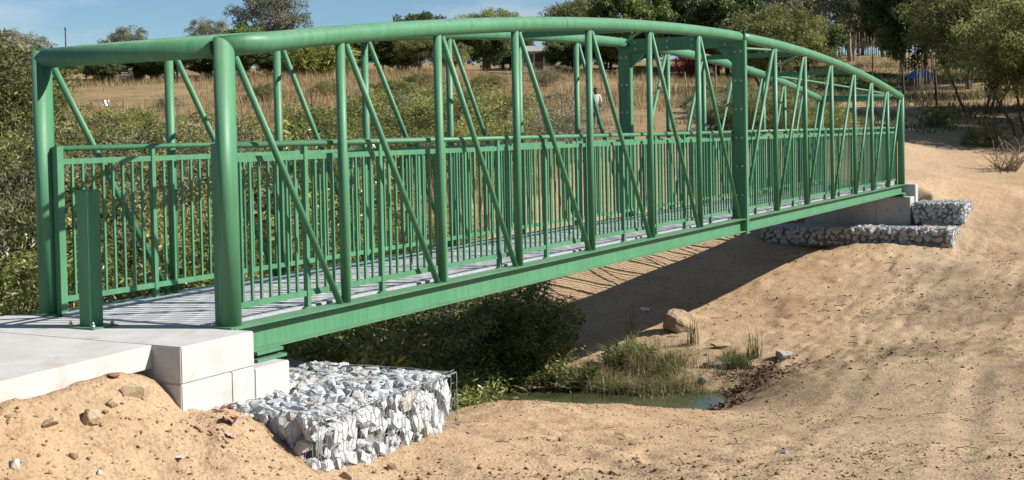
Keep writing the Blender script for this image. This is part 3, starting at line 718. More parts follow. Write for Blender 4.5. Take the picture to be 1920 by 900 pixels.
def hexnet(u0, u1, v0, v1, s, fn, r, mb, rnd, jit=0.0):
    """hexagonal wire netting over the rectangle u,v lifted by fn(u,v)"""
    h = s * math.sqrt(3) / 2 * 2
    step_u, step_v = 1.5 * s, h / 2 * 2
    pts = {}
    segs = set()
    nu, nv = int((u1 - u0) / (s * 0.75)) + 2, int((v1 - v0) / (h / 2)) + 2
    def P(i, j):
        if (i, j) not in pts:
            u = u0 + i * s * 0.75 * 1.0 + (s * 0.25 if (i + j) % 2 else 0); v = v0 + j * h / 2
            u = min(max(u + rnd.uniform(-jit, jit), u0), u1); v = min(max(v + rnd.uniform(-jit, jit), v0), v1)
            pts[(i, j)] = Vector(fn(u, v))
        return pts[(i, j)]
    for i in range(nu):
        for j in range(nv):
            if i * s * 0.75 > u1 - u0 + s or j * h / 2 > v1 - v0 + h / 2: continue
            segs.add(((i, j), (i, j + 1)))
            if (i + j) % 2: segs.add(((i, j), (i + 1, j)))
    for a, b in segs:
        p, q = P(*a), P(*b)
        if (p - q).length > 0.005: mb.tube([p, q], r, 3, cap=False)

def build_gabion(label, x0, x1, y0, y1, z0, z1, size, faces, seed, sag=0.0, wire=0.0022, mesh=0.085, maxrocks=290, group=None, topk=1.0, nchip=140):
    """wire basket filled with stones; faces lists the visible sides: t top, f (-y), l (-x), r(+x)"""
    rnd = random.Random(seed)
    root = empty("gabion_basket", ((x0 + x1) / 2, (y0 + y1) / 2, z0), 0, label, "gabion", group)
    off = Vector((-(x0 + x1) / 2, -(y0 + y1) / 2, -z0))
    s = size
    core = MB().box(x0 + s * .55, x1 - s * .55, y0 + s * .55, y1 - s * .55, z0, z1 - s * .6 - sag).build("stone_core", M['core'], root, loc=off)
    spots = []
    def lay(nu, nv, fn, key):
        for i in range(nu):
            for j in range(nv):
                spots.append((fn((i + .5 + rnd.uniform(-.32, .32) + (.5 if j % 2 else 0) * .5) / nu, (j + .5 + rnd.uniform(-.3, .3)) / nv), key))
    lx, ly, lz = x1 - x0, y1 - y0, z1 - z0
    e = s * .42
    top = lambda u, v: (x0 + e + u * (lx - 2 * e), y0 + e + v * (ly - 2 * e), z1 - e * 1.1 - sag * .6 + rnd.uniform(-.01, .03))
    if 'f' in faces: lay(round(lx / s), max(1, round(lz / s)), lambda u, v: (x0 + e + min(u, 1) * (lx - 2 * e), y0 + e * rnd.uniform(.85, 1.3), z0 + .03 + v * (lz - s * .7)), 'f')
    if 'l' in faces: lay(round(ly / s), max(1, round(lz / s)), lambda u, v: (x0 + e * rnd.uniform(.85, 1.3), y0 + e + min(u, 1) * (ly - 2 * e), z0 + .03 + v * (lz - s * .7)), 'l')
    if 'r' in faces: lay(round(ly / s), max(1, round(lz / s)), lambda u, v: (x1 - e * rnd.uniform(.85, 1.3), y0 + e + min(u, 1) * (ly - 2 * e), z0 + .03 + v * (lz - s * .7)), 'r')
    ts = s * topk
    n0 = len(spots)
    if 't' in faces: lay(round(lx / ts), round(ly / ts), lambda u, v: top(min(u, 1), min(v, 1)), 't')
    spots[n0:] = sorted(spots[n0:], key=lambda q: q[0][1])
    bmv, bmf = [], []
    rest = MB()
    def clampv(q):
        # stones lie flat against the netting of the basket
        x, y, z = q
        if x < x0 + .012: x = x0 + .012 + (x - x0 - .012) * .12
        if x > x1 - .012: x = x1 - .012 + (x - x1 + .012) * .12
        if y < y0 + .012: y = y0 + .012 + (y - y0 - .012) * .12
        if y > y1 - .012: y = y1 - .012 + (y - y1 + .012) * .12
        zt = z1 - .012 - sag * (0.5 + 0.5 * math.sin(2.6 * x + 1.7 * y + seed)) - .05 * max(0, 1 - (y - y0) / .18) ** 2
        if z > zt: z = zt + (z - zt) * .22
        return Vector((x, y, z))
    mats = [M['rock_white'], M['rock_white2'], M['rock_white'], M['rock_dusty']]
    for k, (p, key) in enumerate(spots):
        src = ROCKS[rnd.randrange(len(ROCKS))]
        sc = (ts * rnd.uniform(1.25, 1.9)) if key == 't' else s * rnd.uniform(.95, 1.6)
        rot = Euler((rnd.uniform(0, 6.3), rnd.uniform(0, 6.3), rnd.uniform(0, 6.3)))
        T = Matrix.Translation(Vector(p)) @ rot.to_matrix().to_4x4() @ Matrix.Scale(sc, 4)
        vs = [clampv(T @ v.co) for v in src.vertices]; fs = [tuple(f.vertices) for f in src.polygons]
        if k < maxrocks:
            me = bpy.data.meshes.new("rock"); me.from_pydata([v - Vector(p) for v in vs], [], fs)
            me.materials.append(mats[3 if rnd.random() < .12 else rnd.randrange(3)])
            link("rock", me, root, Vector(p) + off)
        else: rest.add(vs, fs)
        b = len(bmv); bmv += vs; bmf += [tuple(i + b for i in f) for f in fs]
    for k in range(nchip):
        p = (rnd.uniform(x0, x1), rnd.uniform(y0, y1), z1 - e * rnd.uniform(.3, 1))
        if k % 2: p = (rnd.uniform(x0, x1), y0 + e * rnd.uniform(.3, 1), rnd.uniform(z0, z1))
        elif k % 3 == 0: p = (x0 + e * rnd.uniform(.3, 1), rnd.uniform(y0, y1), rnd.uniform(z0, z1))
        src = ROCKS[rnd.randrange(len(ROCKS))]
        T = Matrix.Translation(Vector(p)) @ Euler((rnd.uniform(0, 6.3), rnd.uniform(0, 6.3), 0)).to_matrix().to_4x4() @ Matrix.Scale(s * rnd.uniform(.35, .6), 4)
        rest.add([clampv(T @ v.co) for v in src.vertices], [tuple(f.vertices) for f in src.polygons])
    if rest.v: tag(rest.build('small_stones', M['rock_white'], root, loc=off), 'smaller stones filling the back of the basket', kind='stuff')
    bvh = BVHTree.FromPolygons(bmv, bmf)
    q = MB()
    def ftop(u, v):
        h = bvh.ray_cast(Vector((u, v, z1 + 1)), Vector((0, 0, -1)))
        z = h[0].z if h[0] else z1 - sag - .03
        z = max(z, z1 - sag - .04)
        return (u, v, z + .006)
    def ffront(u, v):
        h = bvh.ray_cast(Vector((u, y0 - 1, v)), Vector((0, 1, 0)))
        y = h[0].y if h[0] else y0 + .05
        return (u, min(max(y, y0), y0 + .03) - .006, v)
    def fleft(u, v):
        h = bvh.ray_cast(Vector((x0 - 1, u, v)), Vector((1, 0, 0)))
        x = h[0].x if h[0] else x0 + .05
        return (min(max(x, x0), x0 + .03) - .006, u, v)
    if wire:
        if 't' in faces: hexnet(x0, x1, y0, y1, mesh, ftop, wire, q, rnd, .012)
        if 'f' in faces: hexnet(x0, x1, z0, z1 - .02, mesh, ffront, wire, q, rnd, .012)
        if 'l' in faces: hexnet(y0, y1, z0, z1 - .02, mesh, fleft, wire, q, rnd, .012)
        for (a, b) in (((x0, y0, z1 - sag * .5 - .04), (x1, y0, z1 - .035)), ((x1, y0, z1 - .035), (x1, y1, z1 - sag - .035)), ((x1, y0, z0), (x1, y0, z1 - .035)), ((x0, y0, z0), (x0, y0, z1 - sag * .5 - .03))):
            pth = [Vector(a).lerp(Vector(b), t / 8) + Vector((rnd.uniform(-.006, .006), rnd.uniform(-.006, .006), rnd.uniform(-.012, .006))) for t in range(9)]
            q.tube(pth, wire * 1.3, 4, cap=False)
        q.build("wire_netting", M['wire'], root, loc=off)
    return root
build_gabion("wire basket of white broken rock in the sand beside the near abutment", -0.42, 1.50, -1.15, 0.75, -1.04, -0.50, 0.165, "flt", 5, 0.025, 0.0026, 0.08, 296, None, .62)
build_gabion("long low gabion of grey rock along the foot of the far abutment wall", 23.3, 24.58, -1.52, 3.2, -1.45, -0.95, 0.15, "lft", 8, 0.03, 0.003, 0.11, 298, None, .85)
build_gabion("short upper gabion of grey rock against the side of the far abutment", 24.45, 25.75, -1.60, -0.36, -0.94, -0.40, 0.125, "lft", 9, 0.03, 0.003, 0.11, 298, None, .85)

def loose_rock(label, x, y, size, seed, mat, dims=(1, 1, .7), sink=0.25, rot=(0, 0, 0), name="rock", npts=22, cat="rock", group=None, bevel=0.03, disp=0.0):
    me = rock_mesh(name, seed, mat, *dims, npts=npts)
    bm = bmesh.new(); bm.from_mesh(me)
    bmesh.ops.bevel(bm, geom=bm.edges[:], offset=bevel, segments=1, affect='EDGES', clamp_overlap=True)
    bmesh.ops.triangulate(bm, faces=bm.faces[:])
    bmesh.ops.subdivide_edges(bm, edges=bm.edges[:], cuts=1, use_grid_fill=True)
    rr = random.Random(seed)
    if disp:
        bmesh.ops.subdivide_edges(bm, edges=bm.edges[:], cuts=2, use_grid_fill=True)
        from mathutils import noise as mn
        for v in bm.verts: v.co += v.co.normalized() * disp * (mn.noise(v.co * 3.5) * 1.6 + mn.noise(v.co * 9) * .7)
    for v in bm.verts: v.co += v.co.normalized() * rr.uniform(-.012, .012) * (0.3 if disp else 1)
    bm.to_mesh(me); bm.free()
    z = gz(x, y) + size * dims[2] * (0.5 - sink)
    o = link(name, me, None, (x, y, z), rot, size)
    return tag(o, label, cat, group)
loose_rock("large pale tan boulder on the bank right of the bridge shadow", 14.34, 1.85, 0.78, 3, M['rock_tan'], (1.15, .9, .72), .28, (0.2, 0.15, 0.9), "boulder", 14, "boulder", None, .04, .03)
loose_rock("whitish rock on the bank at the top of the brown leaf litter", 12.96, -0.55, 0.36, 12, M['rock_dusty'], (1.1, .9, .8), .32, (0.3, .2, .4))
loose_rock("small flat tan rock on the bank between boulder and whitish rock", 13.46, 0.72, 0.36, 13, M['rock_tan'], (1.3, .7, .4), .2, (0.1, .1, -.6))
loose_rock("triangular tan stone half buried in the soil heap below the slab", -1.73, -0.31, 0.17, 14, M['rock_sand'], (1.1, .8, .9), .38, (.5, .3, .2))
loose_rock("flat cream stone lying at the left of the soil heap", -2.04, -0.27, 0.17, 16, M['rock_sand'], (1.3, .9, .4), .38, (-.4, .1, .5))
loose_rock("wide rounded tan stone in the soil heap nearest the concrete corner", -1.30, -0.28, 0.20, 17, M['rock_sand'], (1.3, .8, .7), .42, (-.3, .1, -.3))
loose_rock("small pale stone beside the triangular stone in the soil heap", -1.54, -0.30, 0.10, 18, M['rock_sand'], (1.1, .9, .7), .38, (.2, .2, .5))
loose_rock("dark flat stone on top of the soil heap against the slab edge", -1.35, -0.13, 0.09, 19, M['rock_red'], (1.5, .9, .4), .2, (.1, .1, .2))
loose_rock("grey white stone in the sand at the lower left edge of view", -2.50, -0.50, 0.10, 21, M['rock_dusty'], (1.1, .9, .7), .36, (.2, .2, .5))
loose_rock("small white stone in the sand below the soil heap", -1.98, -0.64, 0.06, 22, M['rock_dusty'], (1.1, .9, .7), .34, (.2, .4, 1.5))
loose_rock("bluish white stone alone on the open sandy track", 3.26, -3.45, 0.075, 23, M['rock_white2'], (1.3, .8, .7), .34, (.2, .4, 1.5))
loose_rock("red brown stone on the bank, left one of a pair", 2.58, -1.46, 0.055, 24, M['rock_red'], (1.1, 1, .9), .2, (.1, .4, .5))
loose_rock("red brown stone on the bank, right one of a pair", 2.69, -1.52, 0.05, 25, M['rock_red'], (.8, 1, 1), .2, (.3, .2, 1.5))
loose_rock("tan stone at the foot of the white rock basket, left end", -0.22, -1.23, 0.13, 26, M['rock_sand'], (1.2, .9, .7), .42, (.3, .2, 1.5))
loose_rock("tan stone at the foot of the white rock basket, near its middle", 0.32, -1.28, 0.11, 27, M['rock_sand'], (1.2, .9, .7), .42, (.3, .9, .5))
loose_rock("brown clod of earth at the bottom of the view right of the basket", 1.45, -2.65, 0.14, 28, M['rock_tan'], (1.3, 1, .5), .25, (.1, .2, .5))

def scatter_stones():
    rnd = np.random.default_rng(7)
    protos = [rock_mesh("pebble", 300 + i, M['rock_tan'], 1.2, .9, .7, 9) for i in range(6)]
    PV = [np.array([v.co[:] for v in p.vertices]) for p in protos]
    PF = []
    for p in protos:
        p.calc_loop_triangles(); PF.append(np.array([t.vertices[:] for t in p.loop_triangles]))
    def cloud(name, label, n, sampler, smin, smax, mat, seed):
        rg = np.random.default_rng(seed)
        x, y = sampler(rg, n); z = height(x, y)
        keep = (z > WATER_Z - .02); x, y, z = x[keep], y[keep], z[keep]
        V, F, b = [], [], 0
        sz = smin * (smax / smin) ** (rg.random(len(x)) ** 2.6)
        for i in range(len(x)):
            k = i % 6; a = rg.random() * 6.28; c, s = math.cos(a), math.sin(a); t = rg.normal(0, .4)
            P = PV[k] * sz[i]
            P = np.c_[P[:, 0] * c - P[:, 1] * s, P[:, 0] * s + P[:, 1] * c, P[:, 2] + t * P[:, 0] * .4]
            V.append(P + (x[i], y[i], z[i] + sz[i] * .12)); F.append(PF[k] + b); b += len(P)
        me = np_mesh(name, np.concatenate(V), np.concatenate(F), mat)
        at = me.attributes.new('tone', 'FLOAT', 'POINT'); at.data.foreach_set('value', np.full(len(me.vertices), .5, np.float32))
        tag(link(name, me), label, None, None, "stuff")
    def nearfield(rg, n):
        x = rg.uniform(-3.2, 9.5, n * 3); y = rg.uniform(-6.2, 0.2, n * 3)
        w = sstep(-.5, .7, fbm(x, y, .6, 3, 71)) * (1 - sstep(5, 10, x) * .5)
        inside = (x > -.45) & (x < 1.55) & (y > -1.18)
        k = (rg.random(n * 3) < w + .12) & ~inside & ~((y > -.12) & (x < .4))
        return x[k][:n], y[k][:n]
    cloud("gravel", "small stones and clods strewn over the sandy bank", 13000, nearfield, .006, .040, M['rock_soil'], 3)
    def rubble(rg, n):
        x = rg.normal(.9, 1.1, n * 2); y = rg.normal(-2.75, .55, n * 2)
        k = (y < -1.3); return x[k][:n], y[k][:n]
    cloud("rubble", "brown rubble and clods washed together on the near bank", 700, rubble, .012, .07, M['rock_soil'], 4)
    def clods(rg, n):
        x = np.r_[rg.uniform(-2.8, 6, n), rg.uniform(10, 24, n)]; y = np.r_[rg.uniform(-5.5, -.3, n), rg.uniform(-4, 3, n)]
        w = sstep(.1, .8, fbm(x, y, .7, 3, 73)); inside = (x > -.45) & (x < 1.55) & (y > -1.18)
        k = (rg.random(2 * n) < w) & ~inside & ~((y > -.3) & (x < .4)); return x[k], y[k]
    cloud("clods", "dry clods of soil broken loose on the banks", 2600, clods, .02, .09, M['soil_clod'], 6)
    def heap(rg, n):
        x = rg.uniform(-2.9, -.5, n * 2); y = -.12 - rg.random(n * 2) ** .8 * 1.1
        k = rg.random(n * 2) < .25 + .75 * sstep(-.2, .5, fbm(x, y, 2.2, 3, 74)); return x[k][:n], y[k][:n]
    cloud("heap_clods", "crumbly clods lying on the soil heap below the slab", 900, heap, .008, .05, M['soil_clod'], 9)
    def bank(rg, n):
        x = rg.uniform(9, 27, n * 2); y = rg.uniform(-6, 4.5, n * 2)
        w = sstep(-.3, .8, fbm(x, y, .4, 3, 72)); k = rg.random(n * 2) < w + .1
        return x[k][:n], y[k][:n]
    cloud("bank_gravel", "small stones strewn over the far sandy bank", 4800, bank, .012, .075, M['rock_soil'], 5)
M['soil_clod'] = leaf_mat('soil_clods', (0.24, 0.155, 0.09), (0.38, 0.265, 0.16), 0.0, 0.95, 0.1)
M['rock_soil'] = leaf_mat('soil_stones', (0.11, 0.07, 0.04), (0.40, 0.295, 0.185), 0.0, 0.95, 0.1)
scatter_stones()

# ------------------------------------------------------------------ plants
def leaf_cloud(cent, n_each, spread, L, W, rg, outward=None, droop=0.2):
    """diamond leaves scattered round each centre; returns (m,4,3)"""
    n = len(cent) * n_each
    c = np.repeat(cent, n_each, 0)
    o = rg.normal(0, 1, (n, 3)); o /= np.linalg.norm(o, axis=1)[:, None] + 1e-9
    rad = spread * rg.random(n)[:, None] ** .45
    p = c + o * rad * (1, 1, .72)
    d = rg.normal(0, 1, (n, 3)) * .8 + o * .7; d[:, 2] -= droop; d /= np.linalg.norm(d, axis=1)[:, None]
    s = np.cross(d, rg.normal(0, 1, (n, 3))); s /= np.linalg.norm(s, axis=1)[:, None] + 1e-9
    k = rg.uniform(.6, 1.3, (n, 1))
    l, w = L * k, W * k
    m = p + d * l * .45
    nrm = np.cross(d, s)
    return np.stack([p, m + s * w / 2 + nrm * w * .1, p + d * l, m - s * w / 2 + nrm * w * .1], 1)
def quads_to_mesh(name, Q, mat, tone=None):
    n = len(Q); me = np_mesh(name, Q.reshape(-1, 3), np.arange(n * 4).reshape(n, 4), mat)
    t = np.full(n, .5) if tone is None else tone
    at = me.attributes.new("tone", 'FLOAT', 'POINT'); at.data.foreach_set("value", np.repeat(t, 4).astype(np.float32))
    return me
def curve_path(a, b, rnd, bend=.15, n=6):
    a, b = Vector(a), Vector(b); L = (b - a).length
    off = Vector((rnd.uniform(-1, 1), rnd.uniform(-1, 1), rnd.uniform(0, 1))) * bend * L
    return [a.lerp(b, t / n) + off * math.sin(math.pi * t / n) + Vector((rnd.uniform(-1, 1), rnd.uniform(-1, 1), 0)) * L * .015 * (0 < t < n) for t in range(n + 1)]
PLANT = {}
def make_plant(key, seed, H, cz, rx, rz, clumps, spread, per, L, W, leaf, bark='bark', trunk_r=.1, stems=1, fork=.35, limbs=26, shell=.5, droop=.2, flat=0.0, lumps=0.35, stem_spread=.25):
    rnd = random.Random(seed); rg = np.random.default_rng(seed)
    # clump centres in a lumpy ellipsoid
    d = rg.normal(0, 1, (clumps, 3)); d /= np.linalg.norm(d, axis=1)[:, None]
    r = shell + (1 - shell) * rg.random(clumps) ** .6
    az = np.arctan2(d[:, 1], d[:, 0])
    lob = 1 + lumps * .5 * np.sin(az * 3 + seed) * np.cos(d[:, 2] * 4 + seed) + lumps * rg.normal(0, .28, clumps)
    c = d * (r * lob)[:, None] * (rx, rx, rz) + (0, 0, cz)
    if flat: c[:, 2] = np.where(c[:, 2] > cz, cz + (c[:, 2] - cz) * (1 - flat), c[:, 2])
    c[:, 2] = np.maximum(c[:, 2], .08 * H)
    Q = leaf_cloud(c, per, spread, L, W, rg, droop=droop)
    crown = quads_to_mesh("crown", Q, M[leaf], np.repeat(np.clip(rg.normal(.5, .28, clumps), 0, 1), per))
    t = MB(); tops = []
    for s in range(stems):
        a = rnd.uniform(0, 6.28); k = stem_spread * rx if stems > 1 else .06 * rx
        base = Vector((math.cos(a) * k * .35, math.sin(a) * k * .35, -.25)) if stems > 1 else Vector((0, 0, -.25))
        top = Vector((math.cos(a) * k, math.sin(a) * k, H * fork * rnd.uniform(.9, 1.15)))
        p = curve_path(base, top, rnd, .06); n = len(p)
        t.tube(p, [trunk_r * (1.15 - .45 * i / (n - 1)) for i in range(n)], 8); tops.append((top, trunk_r * .7))
    idx = rg.permutation(clumps)[:limbs]
    for i in idx:
        top, tr = tops[rnd.randrange(len(tops))]
        p = curve_path(top - Vector((0, 0, .05)), c[i], rnd, .14); n = len(p)
        t.tube(p, [max(.006, tr * .62 * (1 - .85 * k / (n - 1))) for k in range(n)], 5)
    PLANT[key] = (t.mesh("trunk", M[bark]), crown)
CNT = {}
def plant(key, name, label, cat, x, y, sc=1.0, rz=None, group=None, sink=0.0, zs=1.0):
    rnd = random.Random(int(abs(x * 131 + y * 717)) + 5)
    root = empty(name, (x, y, gz(x, y) - sink), rnd.uniform(0, 6.28) if rz is None else rz, label, cat, group)
    root.scale = (sc, sc, sc * zs)
    tr, cr = PLANT[key]
    link("trunk" if "tree" in name else "stem", tr, root); link("crown" if "tree" in name else "foliage", cr, root)
    return root

make_plant('acacia', 11, 5.2, 3.5, 2.7, 1.6, 190, .42, 110, .18, .06, 'leaf_acacia', trunk_r=.12, stems=2, fork=.36, limbs=46, shell=.35, flat=.35, droop=.1)
make_plant('airy', 12, 5.6, 3.6, 3.0, 2.2, 260, .42, 100, .17, .055, 'leaf_acacia', trunk_r=.055, stems=4, fork=.32, limbs=80, shell=.2, flat=.2, stem_spread=.5)
make_plant('round', 13, 7.5, 4.6, 3.5, 3.0, 210, .62, 100, .30, .15, 'leaf_dark', trunk_r=.22, fork=.3, limbs=40, shell=.55)
make_plant('round2', 14, 7.5, 4.5, 3.8, 2.9, 190, .62, 100, .30, .15, 'leaf_mid', trunk_r=.2, fork=.3, limbs=40, shell=.5)
make_plant('grey', 15, 8.0, 5.0, 3.6, 3.0, 170, .55, 110, .22, .08, 'leaf_grey', bark='bark_pale', trunk_r=.2, stems=2, fork=.38, limbs=60, shell=.35)
make_plant('bushA', 16, 3.2, 1.5, 2.3, 1.55, 170, .33, 150, .105, .036, 'leaf_bush', trunk_r=.05, stems=6, fork=.3, limbs=50, shell=.4)
make_plant('bushB', 17, 2.8, 1.25, 2.1, 1.3, 160, .31, 150, .095, .033, 'leaf_acacia', trunk_r=.045, stems=6, fork=.3, limbs=50, shell=.4)
make_plant('bushC', 26, 2.9, 1.35, 2.1, 1.4, 120, .30, 110, .095, .03, 'leaf_grey', bark='bark_pale', trunk_r=.045, stems=8, fork=.3, limbs=90, shell=.25, lumps=.6)
make_plant('bushD', 27, 2.9, 1.35, 2.0, 1.4, 110, .26, 130, .13, .028, 'leaf_yellow', bark='bark_pale', trunk_r=.04, stems=9, fork=.35, limbs=80, shell=.25, lumps=.6)
make_plant('gloss', 18, 2.7, 1.35, 1.45, 1.35, 130, .26, 75, .135, .034, 'leaf_gloss', trunk_r=.03, stems=7, fork=.35, limbs=50, shell=.3, droop=.5)
make_plant('gloss2', 19, 2.2, 1.0, 1.4, 1.05, 110, .26, 70, .135, .034, 'leaf_gloss', trunk_r=.03, stems=7, fork=.35, limbs=50, shell=.3, droop=.5)
make_plant('red', 20, 2.4, 1.3, 1.5, 1.0, 70, .35, 60, .25, .05, 'leaf_red', trunk_r=.05, stems=4, fork=.3, limbs=30, shell=.3, droop=-.5)
make_plant('yellow', 21, 3.0, 1.5, 1.9, 1.4, 60, .45, 40, .75, .09, 'leaf_yellow', trunk_r=.05, stems=5, fork=.3, limbs=30, shell=.2, droop=.1)
make_plant('weed', 22, 1.0, .45, .75, .45, 46, .18, 60, .13, .055, 'leaf_mid', trunk_r=.012, stems=7, fork=.4, limbs=24, shell=.2, droop=.3)

FT = "trees along the ridge"
TREES = [
 # kind, name, label, x, y, scale, zscale
 ('grey', "thorn_tree", "broad grey green tree on the skyline at the far left edge", 68.4, 83.3, .80, .85),
 ('airy', "thorn_tree", "feathery green thorn tree behind the far left end post", 12.6, 18.9, .80, 1.0),
 ('grey', "distant_tree", "small grey tree top showing above the entrance crossbeam", 87.6, 89.9, .72, .95),
 ('round', "distant_tree", "low dark tree just under the entrance crossbeam", 84.0, 83.0, .50, .7),
 ('grey', "distant_tree", "small grey tree top left of the near end post", 107.0, 96.2, .78, .95),
 ('grey', "skyline_tree", "large rounded grey green tree on the skyline above the left chord", 94.7, 76.9, 1.08, 1.08),
 ('round2', "hedge_tree", "wide green tree in front of the large grey skyline tree", 84.2, 71.6, .80, .78),
 ('round', "dark_tree", "dark tree filling the gap right of the near end post", 82.0, 66.0, .55, .62),
 ('round', "dark_tree", "dark leafy tree behind the second vertical at the hill crest", 94.6, 66.6, .80, .75),
 ('acacia', "thorn_tree", "low spreading tree with bare forked trunk on the hill crest", 88.0, 54.5, .85, .85),
 ('round', "dark_tree", "tall dark tree breaking the skyline left of the clothes line", 106.1, 66.5, .86, .92),
 ('round', "shade_tree", "dark shade tree standing right of the clothes line", 100.8, 55.3, .88, .80),
 ('airy', "shade_tree", "thin shade tree in front of the clothes line", 92.0, 54.5, .72, .8),
 ('acacia', "distant_tree", "thin tree tip above the arch left of the cream house", 121.0, 66.0, 1.35, 1.12),
 ('acacia', "distant_tree", "thin tree tip above the arch right of the cream house", 127.8, 58.1, 1.4, 1.2),
 ('round', "shade_tree", "dark tree at the right corner of the cream house", 107.5, 49.6, .70, .68),
 ('round2', "leafy_tree", "light green leafy tree on the skyline above the arch crown", 102.9, 41.3, 1.05, 1.12),
 ('round', "dark_tree", "large dark round tree behind the red leaved shrub", 112.0, 38.2, 1.12, 1.08),
 ('round', "dark_tree", "second dark round tree just right of the red leaved shrub", 107.0, 32.6, 1.0, 1.05),
 ('grey', "gum_tree", "pale grey tree behind the feathery green thorn tree", 124.0, 32.5, 1.15, 1.15),
 ('airy', "thorn_tree", "bright feathery thorn tree above the right half of the arch", 65.6, 15.6, 1.02, .98),
 ('grey', "gum_tree", "tall pale gum tree with light trunk behind the garden", 128.0, 26.5, 1.25, 1.2),
 ('grey', "gum_tree", "tall pale gum tree just right of the light trunk", 138.0, 24.5, 1.4, 1.3),
 ('round', "dark_tree", "very dark tree behind the blue tarpaulin", 106.5, 14.8, 1.18, 1.15),
 ('round', "dark_tree", "dark tree between the blue tarpaulin and the right edge", 101.0, 8.2, 1.1, 1.15),
 ('airy', "thorn_tree", "spreading thorn tree with dark forked trunks at the right", 53.0, 2.2, 1.12, 1.05),
 ('airy', "thorn_tree", "thorn tree cut by the right edge of the view", 44.8, -.9, 1.0, 1.05),
 ('acacia', "thorn_tree", "thorn tree behind the forked one near the right edge", 66.0, 2.0, 1.25, 1.15),
 ('round', "dark_tree", "dark far tree at the top right corner", 92.0, 1.0, 1.2, 1.2),
 ('round', "dark_tree", "dark tree closing the gap behind the palisade of sticks", 152.0, 27.6, 1.0, .85),
 ('round', "dark_tree", "dark tree behind the palisade just right of the gum trunks", 151.0, 30.6, .85, .8),
 ('airy', "thorn_tree", "thorn tree beyond the right edge throwing shade over the upper path", 50.5, -3.2, 1.1, 1.1),
 ('round', "dark_tree", "dark hedge tree showing low beside the far left end post", 82.7, 94.8, 0.41, 0.80),
 ('round2', "distant_tree", "green hedge tree under the crossbeam left of the rust roof", 87.0, 95.2, 0.43, 0.80),
 ('acacia', "distant_tree", "olive hedge tree under the crossbeam right of the rust roof", 89.3, 90.9, 0.58, 0.80),
 ('round', "dark_tree", "dark hedge tree behind the first far vertical", 93.5, 89.6, 0.41, 0.80),
 ('round2', "distant_tree", "green hedge tree touching the near end post", 89.8, 81.8, 0.43, 0.80),
 ('round', "dark_tree", "dark hedge tree right beside the near end post", 89.2, 76.5, 0.51, 0.80),
 ('round', "dark_tree", "dark hedge tree left of the strap leaved plants", 89.0, 70.7, 0.53, 0.80),
 ('round', "dark_tree", "dark hedge tree right of the strap leaved plants", 100.0, 71.4, 0.60, 0.80),
 ('round2', "distant_tree", "green hedge tree in the gap before the third vertical", 105.1, 70.3, 0.59, 0.80),
 ('round', "dark_tree", "dark hedge tree at the left of the tall dark tree", 99.4, 64.1, 0.57, 0.80),
 ('round', "dark_tree", "dark hedge tree at the left of the clothes line", 113.7, 67.2, 0.65, 0.80),
 ('round', "dark_tree", "dark hedge tree at the left of the cream house", 119.9, 64.1, 0.67, 0.80),
 ('round', "dark_tree", "dark hedge tree behind the sixth far vertical", 123.7, 57.1, 0.60, 0.80),
 ('round', "dark_tree", "dark hedge tree left of the far mid post", 120.2, 51.2, 0.62, 0.80),
 ('round2', "distant_tree", "green hedge tree right of the far mid post", 124.4, 47.5, 0.62, 0.80),
 ('round', "dark_tree", "dark hedge tree left of the splice post top", 107.0, 33.6, 0.78, 0.80),
 ('round', "dark_tree", "dark tree right of the splice post top", 100.9, 28.0, 0.93, 0.80),
 ('round2', "distant_tree", "green tree left of the gum trunk", 109.1, 25.5, 0.80, 0.80),
 ('acacia', "distant_tree", "olive tree below the crossbeam beside the far left end post", 77.3, 88.0, .75, .75),
 ('round', "distant_tree", "dark tree in front of the rust roofed house", 78.2, 83.3, .48, .62),
 ('round2', "distant_tree", "green tree right of the rust roofed house", 82.4, 81.6, .62, .66),
 ('acacia', "distant_tree", "olive tree below the crossbeam near its right end", 82.6, 78.2, .85, .8),
 ('round', "distant_tree", "dark hedge tree just left of the near end post", 90.2, 81.0, .72, .66),
 ('grey', "distant_tree", "grey hedge tree behind the dark one at the near post", 96.0, 84.0, .62, .62),
 ('round2', "distant_tree", "green tree behind the strap leaved plants", 99.8, 77.9, .70, .70),
 ('round', "dark_tree", "dark tree in the gap left of the second vertical", 93.5, 70.6, .70, .66),
 ('round', "dark_tree", "dark tree in the gap between second and third vertical", 97.5, 63.2, .72, .70),
 ('acacia', "distant_tree", "olive tree far behind the clothes line", 124.0, 71.5, 1.15, 1.0),
 ('round', "dark_tree", "dark tree left behind the cream house", 120.0, 63.0, .80, .74),
 ('round2', "distant_tree", "green tree right behind the cream house", 122.6, 56.0, .80, .76),
 ('round', "dark_tree", "dark tree under the light green leafy one", 112.0, 47.0, .80, .80),
 ('round2', "distant_tree", "green tree behind the far mid beam", 121.0, 44.5, .95, .95),
 ('round2', "distant_tree", "green tree behind the splice at the chord", 117.8, 35.8, .95, .95),
 ('acacia', "thorn_tree", "olive thorn tree in front of the tall gum trees", 104.0, 25.0, 1.05, 1.0),
 ('grey', "gum_tree", "pale gum tree left of the close pair of people", 150.0, 38.5, 1.25, 1.35),
 ('round', "dark_tree", "dark tree right behind the palisade of sticks", 120.0, 19.5, 1.15, 1.25),
 ('acacia', "thorn_tree", "flat thorn tree right of the blue tarpaulin", 78.0, 7.0, 1.25, 1.15),
 ('airy', "thorn_tree", "feathery thorn tree above the stick screen", 82.0, 5.0, 1.35, 1.3),
 ('airy', "thorn_tree", "low branched thorn tree behind the dead bush", 56.0, -1.2, 1.05, 1.05),
 ('airy', "thorn_tree", "thorn tree just outside the right edge throwing shade on the sand", 46.5, -5.6, 1.1, 1.1),
 ('acacia', "thorn_tree", "thorn tree outside the right edge shading the grass", 58.0, -7.5, 1.25, 1.2),
]
